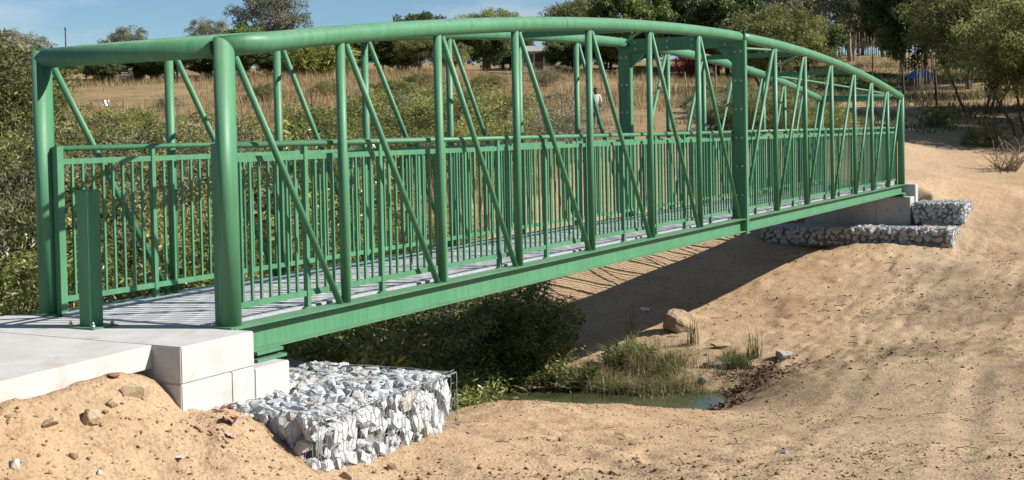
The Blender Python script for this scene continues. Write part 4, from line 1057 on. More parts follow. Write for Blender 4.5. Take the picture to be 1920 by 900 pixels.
for key, name, label, x, y, s, zs in TREES:
    plant(key, name, label, "tree", x, y, s, group=FT, zs=zs)

BUSHES = [
 ('bushA', "bush", "wide grey green bush behind the entrance railing", 10.3, 10.9, 1.0, 1.05),
 ('bushB', "bush", "low bush left of the wide grey green one behind the railing", 8.6, 11.9, 0.95, 1.05),
 ('bushA', "bush", "bush on the slope above the wide grey green one", 18.0, 19.0, 0.85, 0.82),
 ('bushB', "bush", "thorny bush at the foot of the feathery tree on the left", 9.3, 13.6, 1.1, 1.1),
 ('bushA', "bush", "bush on the left slope under the rusty roofed house", 26.0, 33.0, .9, .85),
 ('gloss', "bush", "light leafed bush right of the near end post", 12, 8.6, 1.2, 1),
 ('bushB', "bush", "dark olive bush behind the first tall vertical", 22.5, 15.4, 1.15, 0.66),
 ('bushA', "bush", "large olive bush behind the second tall vertical", 26.4, 15.6, 1.02, 0.75),
 ('bushB', "bush", "dense green bush below the dry grass field", 25.2, 13.2, 1.15, 0.81),
 ('bushA', "bush", "tall olive bush behind the middle of the arch", 28.5, 13.6, 1.07, 0.75),
 ('bushA', "bush", "olive bush closing the thicket at its right end", 26.8, 10.9, 0.96, 0.75),
 ('bushB', "bush", "low bush at the foot of the tall olive one", 21.5, 10.6, .95, .8),
 ('bushA', "bush", "bush on the field edge above the thicket", 40.0, 25.5, 1.00, 0.72),
 ('bushB', "bush", "dark thicket bush behind the right splice post", 44.6, 10.8, 0.69, 0.75),
 ('bushA', "bush", "green bush right of the dark thicket behind the truss", 49.0, 9.6, 0.59, 0.75),
 ('bushB', "bush", "small bush at the foot of the right truss end", 38.5, 5.6, .7, .7),
 ('red', "red_shrub", "shrub with red brown leaves under the dark round tree", 98.6, 33.3, 1.15, 1.5),
 ('yellow', "reed_plant", "clump of tall yellow green strap leaved plants, left half", 80.0, 61.6, 1.1, 1.05),
 ('yellow', "reed_plant", "clump of tall yellow green strap leaved plants, right half", 82.3, 60.2, 1.15, 1.0),
 ('bushA', "bush", "grey green bush filling the slope behind the near end post", 13.5, 12.2, 1.00, 0.99),
 ('bushA', "bush", "olive bush between the gully and the dry field", 17.0, 15.2, 1.05, 0.69),
 ('bushB', "bush", "olive bush left of the first tall vertical", 19.0, 13.6, 0.95, 0.75),
 ('bushA', "bush", "light olive bush behind the fourth tall vertical", 31.0, 12.6, 0.87, 0.75),
 ('bushB', "bush", "green bush at the back of the thicket", 30.5, 17.8, 1.25, 0.80),
 ('bushA', "bush", "bush at the upper left edge of the thicket", 27.5, 19.5, 0.84, 0.75),
 ('bushA', "bush", "low bush on the left slope below the white sheet", 13.5, 16.0, 1.05, 0.81),
 ('bushB', "bush", "low bush on the left slope beside the feathery tree", 10.0, 15.6, 1.1, 1.1),
 ('bushA', "bush", "bush on the far slope below the fence sticks at the left", 22.0, 25.0, 0.88, 0.75),
 ('bushA', "bush", "bush behind the splice post on the sand edge", 41.5, 9.4, 0.65, 0.75),
 ('bushB', "bush", "dark bush right of the far splice post", 46.5, 12.8, 0.50, 0.75),
 ('bushB', "bush", "small round shrub in the dry field left of the white sheet", 52.0, 60.0, .55, .8),
 ('bushA', "bush", "small shrub in the dry field right of the white sheet", 50.0, 48.5, .5, .8),
 ('bushB', "bush", "small shrub in the dry field just left of the near end post", 56.0, 46.0, .6, .75),
 ('bushA', "bush", "low shrub in the dry field below the strap leaved plants", 60.0, 44.0, .5, .7),
 ('acacia', "bush", "crooked little thorn sapling in the dry field", 50.5, 32.5, .42, .85),
 ('bushB', "bush", "low shrub in the dry field below the dark crest trees", 68.0, 42.0, .6, .7),
 ('bushA', "bush", "low shrub in the dry field below the clothes line", 62.0, 33.0, .6, .7),
 ('bushB', "bush", "low shrub in the dry field below the cream house", 70.0, 33.0, .7, .75),
 ('bushB', "bush", "thicket bush just left of the splice post", 49.4, 13.9, 0.54, 0.83),
 ('bushA', "bush", "thicket bush just right of the splice post", 52.4, 12.5, 0.47, 0.83),
 ('bushB', "bush", "dark thicket bush behind the right braces", 49.1, 10.2, 0.63, 0.83),
 ('bushA', "bush", "thicket bush behind the descending arch", 54.8, 10.3, 0.35, 0.83),
 ('bushB', "bush", "low thicket bush near the end of the arch", 58.4, 9.9, 0.16, 0.83),
 ('bushB', "bush", "thicket bush at the left end behind the mid beam", 52.7, 16.2, 0.27, 0.83),
 ('bushB', "bush", "low weedy bush in the tree shade at the right", 46.3, 2.9, 0.43, 0.83),
 ('bushB', "bush", "low bush under the forked thorn tree", 42.0, 0.4, 0.40, 0.83),
 ('bushA', "bush", "brushy bush on the sand edge left of the splice post", 39.0, 10.0, 0.63, 0.77),
 ('bushB', "bush", "brushy bush on the sand edge at the splice post", 38.7, 8.4, 0.81, 0.77),
 ('bushA', "bush", "brushy bush on the sand edge right of the splice post", 41.2, 8.1, 0.70, 0.77),
 ('bushB', "bush", "brushy bush on the sand edge under the descending arch", 43.6, 7.8, 0.72, 0.77),
 # gully
 ('gloss2', "stream_bush", "shaded bush above the pool at the edge of the bridge shadow", 11.15, 3.25, .78, .85),
 ('bushB', "stream_bush", "shaded bush up the inner bank right of the pool", 12.1, 4.1, .52, .75),
 ('gloss2', "stream_bush", "shaded plant drooping to the water at the left end of the pool", 10.45, 2.85, .62, .8),
 ('weed', "stream_bush", "low broad leaved weed at the left end of the bank grass", 10.45, 2.15, .62, .8),
 ('weed', "stream_bush", "low broad leaved weed in the middle of the bank grass", 10.75, 1.35, .5, .7),
 ('weed', "stream_bush", "broad leaved weed behind the bank grass towards the boulder", 11.7, 1.7, .55, .75),
 ('bushA', "stream_bush", "wide leafy bush behind the second bay of the railing", 6.2, 6.6, .95, 1.1),
 ('gloss', "stream_bush", "glossy bush behind the fourth bay of the railing", 8.6, 6.0, 1.0, 1.1),
 ('bushB', "stream_bush", "olive bush behind the fourth bay, higher up", 10.2, 9.4, 1.0, 1.05),
 ('bushA', "stream_bush", "olive bush closing the gully behind the seventh bay", 13.8, 7.2, .78, .72),
 ('gloss2', "stream_bush", "low plants at the foot of the sandy slope behind the deck", 12.2, 5.9, .8, .7),
 ('gloss2', "stream_bush", "shaded plant beside the water under the deck", 7.2, 2.7, .8, .75),
 ('gloss', "stream_bush", "shaded glossy bush behind the bare branch", 6.6, 3.5, .8, .85),
 ('gloss', "stream_bush", "glossy yellow green bush at the left edge beside the slab", 1.75, 4.35, 0.85, 0.85),
 ('gloss', "stream_bush", "leafy bush right behind the entrance railing", 3.4, 4.8, .98, 1.0),
 ('bushB', "stream_bush", "tangled bush behind the bollard across the railing", 4.3, 7.6, .82, 1.15),
 ('gloss2', "stream_bush", "low glossy plant touching the deck edge by the entrance", 2.4, 3.5, .82, .80),
 ('gloss', "stream_bush", "tall glossy bush behind the first bays of the far railing", 6.0, 4.9, 1.0, 1.18),
 ('bushA', "stream_bush", "dense bush in the gully behind the third bay", 7.6, 8.2, .95, 1.1),
 ('gloss2', "stream_bush", "glossy bush in the shade below the deck left of the bare branch", 5.0, 2.9, 1.0, .95),
 ('gloss', "stream_bush", "sunlit glossy bush below the girder right of the bare branch", 8.4, 3.9, .88, .72),
 ('gloss2', "stream_bush", "shaded bush hanging over the water below the girder", 10.0, 3.5, .82, .85),
 ('gloss2', "stream_bush", "shaded plant behind the white rock basket", 3.4, 2.5, .62, .70),
 ('bushB', "stream_bush", "shaded bush on the inner bank beside the sandy slope", 10.9, 5.2, .72, .75),
 ('gloss', "stream_bush", "bush on the far bank of the gully behind the fifth bay", 10.6, 7.8, .95, .85),
 ('bushB', "stream_bush", "olive bush on the far gully bank behind the sixth bay", 13.5, 9.6, .95, .95),
 ('bushA', "stream_bush", "olive bush higher on the far gully bank", 16.5, 11.8, 0.95, 0.80),
]
for bi, (key, name, label, x, y, s, zs) in enumerate(BUSHES):
    if key in ('bushA', 'bushB') and bi % 3 == 1: key = 'bushC'
    elif key in ('bushA', 'bushB') and bi % 7 == 2: key = 'bushD'
    plant(key, name, label, "bush", x, y, s, group="bushes along the stream" if name == "stream_bush" else "bushes on the slope", zs=zs, sink=.05)

def blades(x, y, z, n_each, h, w, rg, lean=.5, spread=.08, segs=2):
    """curved grass blades, quads; h may be an array"""
    n = len(x) * n_each
    X = np.repeat(np.c_[x, y, z], n_each, 0)
    X[:, :2] += rg.normal(0, spread, (n, 2))
    hh = np.repeat(np.broadcast_to(h, (len(x),)), n_each) * rg.uniform(.5, 1.15, n)
    a = rg.uniform(0, 6.28, n); ln = np.abs(rg.normal(0, lean, n)) * hh
    dx, dy = np.cos(a) * ln, np.sin(a) * ln
    b = a + 1.57 + rg.normal(0, .5, n); sx, sy = np.cos(b) * w / 2, np.sin(b) * w / 2
    out = []
    for s in range(segs):
        t0, t1 = s / segs, (s + 1) / segs
        def ring(t):
            k = (1 - t) ** .8 + .06
            c = np.c_[X[:, 0] + dx * t * t, X[:, 1] + dy * t * t, X[:, 2] + hh * (t - .25 * t * t * np.minimum(1, ln / (hh + .01)))]
            e = np.c_[sx * k, sy * k, np.zeros(n)]
            return c - e, c + e
        (l0, r0), (l1, r1) = ring(t0), ring(t1)
        out.append(np.stack([l0, r0, r1, l1], 1))
    Q = np.stack(out, 1)          # n,segs,4,3
    V = Q.reshape(-1, 3)
    return Q.reshape(-1, 4, 3)
def camd(x, y):
    return (x + 7.66) * .877 + (y + 6.74) * .48, (x + 7.66) * .48 - (y + 6.74) * .877
def build_grass():
    rg = np.random.default_rng(31)
    # dry grass on the hillside
    n = 26000
    d = 46 + 92 * rg.random(n) ** 1.25; l = rg.uniform(-.46, .42, n) * d
    x = -7.66 + d * .877 + l * .48; y = -6.74 + d * .48 - l * .877
    w = sstep(-.55, .35, fbm(x, y, .09, 3, 9)) * (1 - .92 * np.exp(-((l - 14) / 9.0) ** 2) * (1 - sstep(58, 76, d)))
    w = w * (1 - .8 * sstep(.13, .2, l / d) * (1 - sstep(100, 118, d))) * (1 - sstep(.24, .30, l / d) * (1 - sstep(58, 66, d)))
    k = rg.random(n) < w; x, y, d = x[k], y[k], d[k]
    Q = blades(x, y, height(x, y) - .03, 6, rg.uniform(.35, .95, len(x)), .035, rg, .45, .22, 1)
    tag(link("dry_grass", quads_to_mesh("dry_grass", Q, M['grass_dry'])), "dry straw coloured grass covering the hillside field", None, None, "stuff")
    n = 10000
    d = 50 + 80 * rg.random(n); l = d * rg.uniform(.14, .42, n)
    x = -7.66 + d * .877 + l * .48; y = -6.74 + d * .48 - l * .877
    w = sstep(-.3, .25, fbm(x, y, .13, 3, 19)) * (.35 + .65 * sstep(56, 66, d)); k = rg.random(n) < w * .9; x, y = x[k], y[k]
    Q = blades(x, y, height(x, y) - .03, 7, rg.uniform(.18, .45, len(x)), .05, rg, .5, .3, 1)
    tag(link("garden_grass", quads_to_mesh("garden_grass", Q, M['grass_green'])), "patchy green grass and weeds round the garden at the right", None, None, "stuff")
    # rank grass on the stream bank
    n = 560
    t = rg.random(n); x = 10.55 + 2.4 * rg.random(n) ** 1.4; y = .0 + 2.3 * rg.random(n)
    px = x - 10.6
    k = (px < 1.6 + .5 * fbm(x, y, .9, 2, 8)) & (y < 2.25); x, y = x[k], y[k]
    hh = rg.uniform(.13, .46, len(x)) * (1 + .5 * fbm(x, y, 1.4, 2, 15)) * (1 - .35 * sstep(11.5, 13, x))
    k = fbm(x, y, 1.9, 2, 28) > -.05; x, y, hh = x[k], y[k], hh[k]
    Q = blades(x, y, np.maximum(height(x, y), WATER_Z - .03) - .02, 24, hh, .014, rg, 1.6, .12, 3)
    tag(link("bank_grass", quads_to_mesh("bank_grass", Q, M['grass_green'])), "rank green grass hanging over the stream bank below the boulder", None, None, "stuff")
    k = rg.random(len(x)) < .8
    Q = blades(x[k] - .08, y[k], np.maximum(height(x[k], y[k]), WATER_Z) - .02, 12, hh[k] * 1.05, .011, rg, 1.7, .16, 3)
    tag(link("dead_grass", quads_to_mesh("dead_grass", Q, M['grass_straw'])), "bleached dead grass stalks tangled in the bank grass", None, None, "stuff")
    # tufts and weeds standing alone
    for lab, cx, cy, nn, h in (("small green grass tuft left of the whitish rock", 12.25, .05, 20, .30), ("scruffy low grass at the upper end of the leaf litter", 12.7, .25, 14, .24), ("thin upright weed behind the small grass tuft", 12.9, -.05, 1, .62), ("tall thin weed left of the boulder", 13.3, 2.35, 1, .75), ("weed growing in front of the boulder", 13.5, 1.25, 1, .5)):
        x = cx + rg.normal(0, .13 if nn > 10 else .0, nn); y = cy + rg.normal(0, .15 if nn > 10 else .0, nn)
        Q = blades(x, y, height(x, y) - .02, 18 if nn > 10 else 40, h, .014, rg, .6 if nn > 10 else .25, .05, 3)
        tag(link("grass_tuft", quads_to_mesh("grass_tuft", Q, M['grass_green'])), lab, "grass", "weeds by the stream")
    # shaded reeds and straw in the gully
    x = rg.uniform(3, 9, 420); y = rg.uniform(2.9, 6.5, 420); z = height(x, y)
    Q = blades(x, y, np.maximum(z, WATER_Z) - .02, 16, rg.uniform(.3, .8, 420), .018, rg, .7, .15, 2)
    tag(link("gully_grass", quads_to_mesh("gully_grass", Q, M['grass_green'])), "long grass in the shade of the gully under the deck", None, None, "stuff")
    x = rg.uniform(.3, 6, 260); y = rg.uniform(3.0, 9, 260); z = height(x, y)
    Q = blades(x, y, z - .02, 14, rg.uniform(.5, 1.3, 260), .016, rg, .3, .15, 2)
    tag(link("gully_straw", quads_to_mesh("gully_straw", Q, M['grass_straw'])), "tall dry stalks standing among the gully bushes", None, None, "stuff")
    x = rg.uniform(8, 30, 900); y = rg.uniform(8, 24, 900); k = (y < .75 * x + 4) & (y > .28 * x + 2.5); x, y = x[k], y[k]
    Q = blades(x, y, height(x, y) - .02, 16, rg.uniform(.6, 1.7, len(x)), .022, rg, .3, .25, 2)
    tag(link("slope_straw", quads_to_mesh("slope_straw", Q, M['grass_dry'])), "tall dry grass standing between the bushes on the slope", None, None, "stuff")
    # brown leaf litter along the damp end of the stream
    n = 2600; t = rg.random(n)
    x = 9.5 + 3.3 * t + rg.normal(0, .16, n); y = -.62 + .12 * np.sin(t * 5) + rg.normal(0, .26, n) * (.4 + 1.3 * rg.random(n)) + .25 * t
    kk = fbm(x, y, 1.7, 3, 66) > -.25; x, y, t = x[kk], y[kk], t[kk]; n = len(x)
    z = height(x, y) + .012 + .05 * rg.random(n) * (fbm(x, y, 2.5, 2, 4) > 0)
    p = np.c_[x, y, z]
    d = rg.normal(0, 1, (n, 3)) * (1, 1, .45); d /= np.linalg.norm(d, axis=1)[:, None]
    s = np.cross(d, rg.normal(0, 1, (n, 3)) * (.4, .4, 1)); s /= np.linalg.norm(s, axis=1)[:, None]
    L = rg.uniform(.03, .085, (n, 1)); Wd = L * .5
    Q = np.stack([p, p + d * L / 2 + s * Wd / 2, p + d * L, p + d * L / 2 - s * Wd / 2], 1)
    tag(link("leaf_litter", quads_to_mesh("leaf_litter", Q, M['litter'])), "brown dead leaves and mud along the damp end of the stream", None, None, "stuff")
    # twigs on the sand
    q = MB(); rnd = random.Random(8)
    for i in range(150):
        x, y = (rnd.uniform(1, 8), rnd.uniform(-5.5, -1.3)) if i < 70 else (rnd.uniform(9, 24), rnd.uniform(-5, 2))
        z = gz(x, y); a = rnd.uniform(0, 6.28); l = rnd.uniform(.04, .18) * (1 if i < 70 else 1.6)
        q.tube([(x, y, z + .008), (x + math.cos(a) * l * .5, y + math.sin(a) * l * .5, z + .018), (x + math.cos(a + .3) * l, y + math.sin(a + .3) * l, z + .01)], .003 if i < 70 else .006, 4)
    tag(q.build("twigs", M['dark_post']), "thin dry twigs scattered over the sand", None, None, "stuff")
build_grass()

# bare branch, log and litter ------------------------------------------------
def tube_thing(name, label, cat, paths, mat, group=None):
    q = MB()
    for p, r in paths:
        m = len(p); q.tube(p, [r * (1 - .6 * i / (m - 1)) for i in range(m)], 6)
    return tag(q.build(name, mat), label, cat, group)
def bare_branch():
    rnd = random.Random(2); b = Vector((4.9, 2.25, gz(4.9, 2.25)))
    b = Vector((5.6, 1.75, gz(5.6, 1.75) - .05))
    ps = []
    for dx, dy, dz, r in ((-.35, .1, .75, .016), (.35, -.2, .45, .013), (-.1, .2, .95, .014), (.15, -.1, .3, .01), (-.55, -.1, .35, .01)):
        e = b + Vector((dx, dy, dz)); ps.append((curve_path(b, e, rnd, .35, 8), r))
    tube_thing("bare_branch", "pale leafless curved branch in the shade below the girder", "branch", ps, M['deadwood'])
    root = empty("driftwood", (10.2, 2.8, WATER_Z), 0, "thin bleached driftwood sticks at the water edge in shade", "driftwood")
    for k in range(7):
        x, y = rnd.uniform(9.9, 10.5), rnd.uniform(2.4, 3.1); z = max(gz(x, y), WATER_Z)
        p = curve_path((x, y, z), (x + rnd.uniform(-.6, .5), y + rnd.uniform(-.6, .3), z + rnd.uniform(.1, .5)), rnd, .3, 6)
        MB().tube(p, [.009 * (1 - .6 * i / 6) for i in range(7)], 6).build("stick", M['deadwood'], root, loc=(-10.2, -2.8, -WATER_Z))
    x, y = 12.15, .27; z = gz(x, y) + .05
    tube_thing("log", "short pale peeled log lying beside the leaf litter", "log", [([(x - .2, y + .22, z), (x, y, z + .02), (x + .22, y - .25, z)], .06)], M['bark_pale'])
    rb = random.Random(6); ps = []
    bx, by = 37.3, -.9; bz = gz(bx, by)
    for k in range(46):
        a = rb.uniform(0, 6.28); e = (bx + math.cos(a) * rb.uniform(.2, 1.3), by + math.sin(a) * rb.uniform(.2, 1.3), bz + rb.uniform(.2, 1.15))
        ps.append((curve_path((bx + rb.uniform(-.3, .3), by + rb.uniform(-.3, .3), bz - .05), e, rb, .2, 5), .016))
    tube_thing("dead_bush", "grey leafless thorn bush on the sand at the right edge", "bush", ps, M['deadwood'])
bare_branch()

def flake(name, label, cat, x, y, size, mat, seed, lift=.02, tall=.5, rows=4):
    """crumpled scrap of sheet with thickness"""
    rnd = random.Random(seed); n = 5; V = []
    for i in range(n):
        for j in range(rows):
            u, v = i / (n - 1) - .5, j / (rows - 1) - .5
            V.append((u * size * 1.3, v * size, abs(u) * size * tall + rnd.uniform(-.12, .12) * size))
    F = [(i * rows + j, (i + 1) * rows + j, (i + 1) * rows + j + 1, i * rows + j + 1) for i in range(n - 1) for j in range(rows - 1)]
    me = bpy.data.meshes.new(name); me.from_pydata(V, [], F); me.materials.append(mat)
    o = link(name, me, None, (x, y, gz(x, y) + lift), (rnd.uniform(-.3, .3), rnd.uniform(-.3, .3), rnd.uniform(0, 6)))
    md = o.modifiers.new("thick", 'SOLIDIFY'); md.thickness = max(.002, size * .03)
    return tag(o, label, cat, "litter on the sand")
M['plastic_red'] = surf('red_white_plastic', (0.45, 0.05, 0.05), (0.62, 0.62, 0.60), 14, .45, 0, 1, .4)
M['plastic_white'] = surf('white_plastic', (0.6, 0.6, 0.6), (0.7, 0.7, 0.7), 10, .45, 0, 1, .4)
M['plastic_orange'] = surf('orange_plastic', (0.55, 0.22, 0.03), (0.6, 0.28, 0.05), 10, .5, 0, 1, .4)
M['plastic_teal'] = surf('green_bottle', (0.03, 0.16, 0.13), (0.06, 0.25, 0.2), 10, .25, 0, 1, .5)
M['plastic_blue'] = surf('blue_tarp', (0.03, 0.10, 0.26), (0.10, 0.22, 0.42), 3, .5, .2, 8, .4)
flake("plastic_scrap", "curled red and white plastic scrap on the sand left of the basket", "litter", -.76, -.66, .10, M['plastic_red'], 1, .02, .9)
flake("plastic_scrap", "small red and white scrap below the curled one", "litter", -.90, -.76, .055, M['plastic_red'], 2, .015, .3)
flake("plastic_scrap", "red plastic strip against the corner of the concrete block", "litter", -.62, -.47, .13, M['plastic_red'], 3, .03, .2)
flake("plastic_scrap", "orange scrap beside the rock basket", "litter", -.66, -.60, .05, M['plastic_orange'], 4)
flake("plastic_scrap", "white scrap on the sand below the soil heap", "litter", -1.33, -.70, .06, M['plastic_white'], 5, .01, .2)
flake("plastic_scrap", "white scrap in the shade on the far bank", "litter", 16.2, 3.3, .14, M['plastic_white'], 6, .03, .2)
def bottle():
    x, y = 11.35, .30; z = max(gz(x, y), WATER_Z) + .03
    root = empty("plastic_bottle", (x, y, z), .6, "crushed teal plastic bottle at the water edge by the log", "bottle", "litter on the sand")
    MB().tube([(-.13, 0, 0), (-.125, 0, 0), (-.06, 0, .01), (.03, 0, 0), (.08, 0, .0), (.12, 0, .005)], [.03, .042, .036, .042, .03, .014], 10).build("body", M['plastic_teal'], root)
    MB().tube([(.12, 0, .005), (.145, 0, .006)], .016, 8).build("cap", M['plastic_white'], root)
bottle()

# ------------------------------------------------------------------ hillside: posts, houses, pole, people
def fence_post(x, y, h, lean, mat, label, group, r=.035):
    z = gz(x, y); rnd = random.Random(int(x * 77 + y * 13))
    a = rnd.uniform(0, 6.28)
    p = [(x, y, z - .25), (x + math.cos(a) * lean * .5 + rnd.uniform(-.02, .02), y + math.sin(a) * lean * .5, z + h * .5), (x + math.cos(a) * lean, y + math.sin(a) * lean, z + h)]
    return tag(MB().tube(p, [r * 1.15, r, r * .8], 7).build("fence_post", mat), label, "fence post", group)
rp = random.Random(12)
for i, (x, y, h) in enumerate(((41.0, 46.5, 1.5), (43.2, 47.0, 1.7), (43.5, 45.6, 1.4), (45.2, 44.2, 1.2), (47.5, 40.6, 1.2))):
    fence_post(x, y, h, .18, M['post'], "thin weathered fence stick in the dry grass behind the entrance", "fence sticks on the left slope", .03)
for i, (x, y, h) in enumerate(((48.5, 36.4, 1.3), (49.6, 33.4, 1.5), (49.0, 31.9, 1.4), (51.0, 31.4, 1.25), (54.0, 34.3, 1.2), (56.0, 32.4, 1.2), (52.0, 29.6, 1.2))):
    fence_post(x, y, h, .2, M['dark_post' if i == 0 else 'post'], "dark crooked fence post in the dry grass right of the near end post" if i == 0 else "weathered fence stick in the dry field above the light leafed bush", "fence sticks in the dry field", .045 if i == 0 else .032)
for i, (x, y, h) in enumerate(((47.5, 20.6, 1.6), (52.5, 18.2, 1.8), (56.5, 17.6, 1.6), (54.5, 15.3, 2.0), (55.5, 14.2, 1.7), (58.5, 13.0, 2.2), (62.0, 24.0, 1.5), (66.0, 27.0, 1.4))):
    fence_post(x, y, h, .12, M['post'], "thin fence pole on the slope seen through the middle of the truss", "fence poles on the slope", .032)
fence_post(73.4, 11.7, 3.3, .1, M['post'], "tall pale pole standing at the garden bed", "garden poles", .05)
fence_post(56.4, 6.3, 1.9, .06, M['dark_post'], "dark fence post left of the stick screen", "garden poles", .06)
fence_post(57.3, 4.9, 1.8, .08, M['dark_post'], "dark fence post right of the stick screen", "garden poles", .07)
fence_post(64.0, 9.6, 1.5, .05, M['dark_post'], "short dark post behind the far end of the truss", "garden poles", .045)
def stick_fence(label, p0, p1, n, h, mat, r=.02, jit=.15):
    rnd = random.Random(n); c = (Vector(p0) + Vector(p1)) / 2
    root = empty("stick_fence", (c.x, c.y, gz(c.x, c.y)), 0, label, "fence")
    o = -Vector((c.x, c.y, gz(c.x, c.y)))
    for i in range(n):
        t = (i + rnd.uniform(-.4, .4)) / (n - 1); x = p0[0] + (p1[0] - p0[0]) * t; y = p0[1] + (p1[1] - p0[1]) * t; z = gz(x, y)
        hh = h * rnd.uniform(.75, 1.15)
        MB().tube([(x, y, z - .2), (x + rnd.uniform(-jit, jit), y + rnd.uniform(-jit, jit), z + hh)], [r * 1.2, r * .8], 5).build("stick", mat, root, loc=o)
    MB().tube([(p0[0], p0[1], gz(*p0) + h * .6), (c.x, c.y, gz(c.x, c.y) + h * .55), (p1[0], p1[1], gz(*p1) + h * .6)], r * .6, 5).build("rail", mat, root, loc=o)
stick_fence("screen of thin upright sticks between two dark posts at the right", (56.7, 5.9, ), (57.1, 5.1), 15, 1.75, M['post'], .018, .22)
stick_fence("long palisade of grey sticks behind the people in the garden", (143.0, 38.0), (147.0, 24.0), 70, 2.6, M['post'], .05, .15)
stick_fence("palisade of sticks behind the blue tarpaulin", (108.0, 17.0), (111.0, 8.0), 45, 2.2, M['post'], .045, .15)

def house(label, x, y, rz, w, d, h, wallmat, roofmat, roof_h, flat=False):
    z = gz(x, y) - .2
    root = empty("house", (x, y, z), rz, label, "house")
    MB().box(-w / 2, w / 2, -d / 2, d / 2, 0, h).build("wall", wallmat, root)
    q = MB(); e = .25
    prof = [(-d / 2 - e, h), (d / 2 + e, h), (0, h + roof_h)]
    q.prism(prof, -w / 2 - e, w / 2 + e); q.build("roof", roofmat, root)
    for sgn in (1, -1):
        MB().box(-.45, .45, sgn * d / 2 - .03, sgn * d / 2 + .03, .05, 2.05).build("door", M['dark_post'], root)
        for xx in (-w * .32, w * .32):
            f = MB().box(xx - .5, xx + .5, sgn * d / 2 - .04, sgn * d / 2 + .04, 1.0, 2.0).build("window", M['glassdark'], root)
            MB().box(xx - .55, xx + .55, sgn * d / 2 - .06, sgn * d / 2 + .06, .92, .985).build("sill", wallmat, f)
M['glassdark'] = surf('dark_glass', (0.02, 0.025, 0.03), (0.04, 0.045, 0.05), 3, .15, 0, 1, .5)
M['cream'] = surf('cream_plaster', (0.52, 0.43, 0.32), (0.62, 0.53, 0.41), 2, .9, .1, 20, .2)
M['rust'] = surf('rusty_sheet', (0.20, 0.07, 0.04), (0.32, 0.14, 0.08), 3, .8, .15, 20, .2)
M['tin'] = surf('grey_sheet', (0.35, 0.36, 0.37), (0.5, 0.5, 0.5), 3, .5, .1, 20, .4, metal=.3)
house("small cream plastered house between dark trees on the hill crest", 118.5, 58.6, R(-62), 3.6, 3.0, 2.3, M['cream'], M['tin'], .7)
house("house with rust red roof among trees at the upper left", 86.0, 86.6, R(-48), 4.6, 3.4, 2.1, M['cream'], M['rust'], .9)

def utility_pole():
    x, y = 134.3, 150.3; z = gz(x, y); top = 19.4 - z
    root = empty("utility_pole", (x, y, z), R(40), "thin dark utility pole on the skyline at the upper left", "utility pole")
    MB().tube([(0, 0, -.5), (0, 0, top)], [.14, .09], 8).build("pole", M['dark_post'], root)
    for dz in (-.15, -1.1): MB().box(-.65, .65, -.06, .06, top + dz - .1, top + dz + .02).build("crossarm", M['dark_post'], root)
    for dx in (-.55, .55): MB().tube([(dx, 0, top - .13), (dx, 0, top + .15)], .06, 6).build("insulator", M['dark_post'], root)
utility_pole()

def clothes_line():
    p0, p1 = Vector((109.0, 64.6, 0)), Vector((111.3, 62.0, 0)); p0.z, p1.z = gz(p0.x, p0.y), gz(p1.x, p1.y)
    root = empty("clothes_line", (p0 + p1) / 2, 0, "clothes line under the shade trees on the hill crest", "clothes line")
    o = -(p0 + p1) / 2
    for p in (p0, p1): MB().tube([p - Vector((0, 0, .3)), p + Vector((0, 0, 1.7))], .05, 6).build("post", M['post'], root, loc=o)
    MB().tube([p0 + Vector((0, 0, 1.65)), (p0 + p1) / 2 + Vector((0, 0, 1.55)), p1 + Vector((0, 0, 1.65))], .012, 4).build("line", M['tin'], root, loc=o)
    cols = [("white", (.7, .7, .72)), ("red", (.55, .07, .06)), ("pale blue", (.35, .5, .7)), ("pink", (.75, .45, .45)), ("blue", (.06, .2, .5)), ("white striped", (.65, .66, .7)), ("teal", (.05, .3, .28))]
    for i, (cn, c) in enumerate(cols):
        m = surf('cloth_' + cn.replace(' ', '_'), tuple(v * .9 for v in c), c, 3, .9, .1, 10, .1)
        t = (i + .5) / 7; a = p0.lerp(p1, t) + Vector((0, 0, 1.58)); d = (p1 - p0).normalized()
        q = MB(); n = 6; hgt = .7 + .25 * ((i * 37) % 3) / 2
        for r_ in range(1):
            V, F = [], []
            for u in range(n):
                for v in range(4):
                    off = d.cross(Vector((0, 0, 1))) * (.04 * math.sin(u * 1.9 + v)) * (v / 3)
                    V.append(a + d * (u / (n - 1) - .5) * .4 - Vector((0, 0, hgt * v / 3)) + off)
            F = [(u * 4 + v, (u + 1) * 4 + v, (u + 1) * 4 + v + 1, u * 4 + v + 1) for u in range(n - 1) for v in range(3)]
            q.add(V, F, True)
        ob = q.build("garment", m); ob.modifiers.new("thick", 'SOLIDIFY').thickness = .012
        tag(ob, cn + " garment hanging on the clothes line on the hill crest", "garment", "washing on the line")
clothes_line()

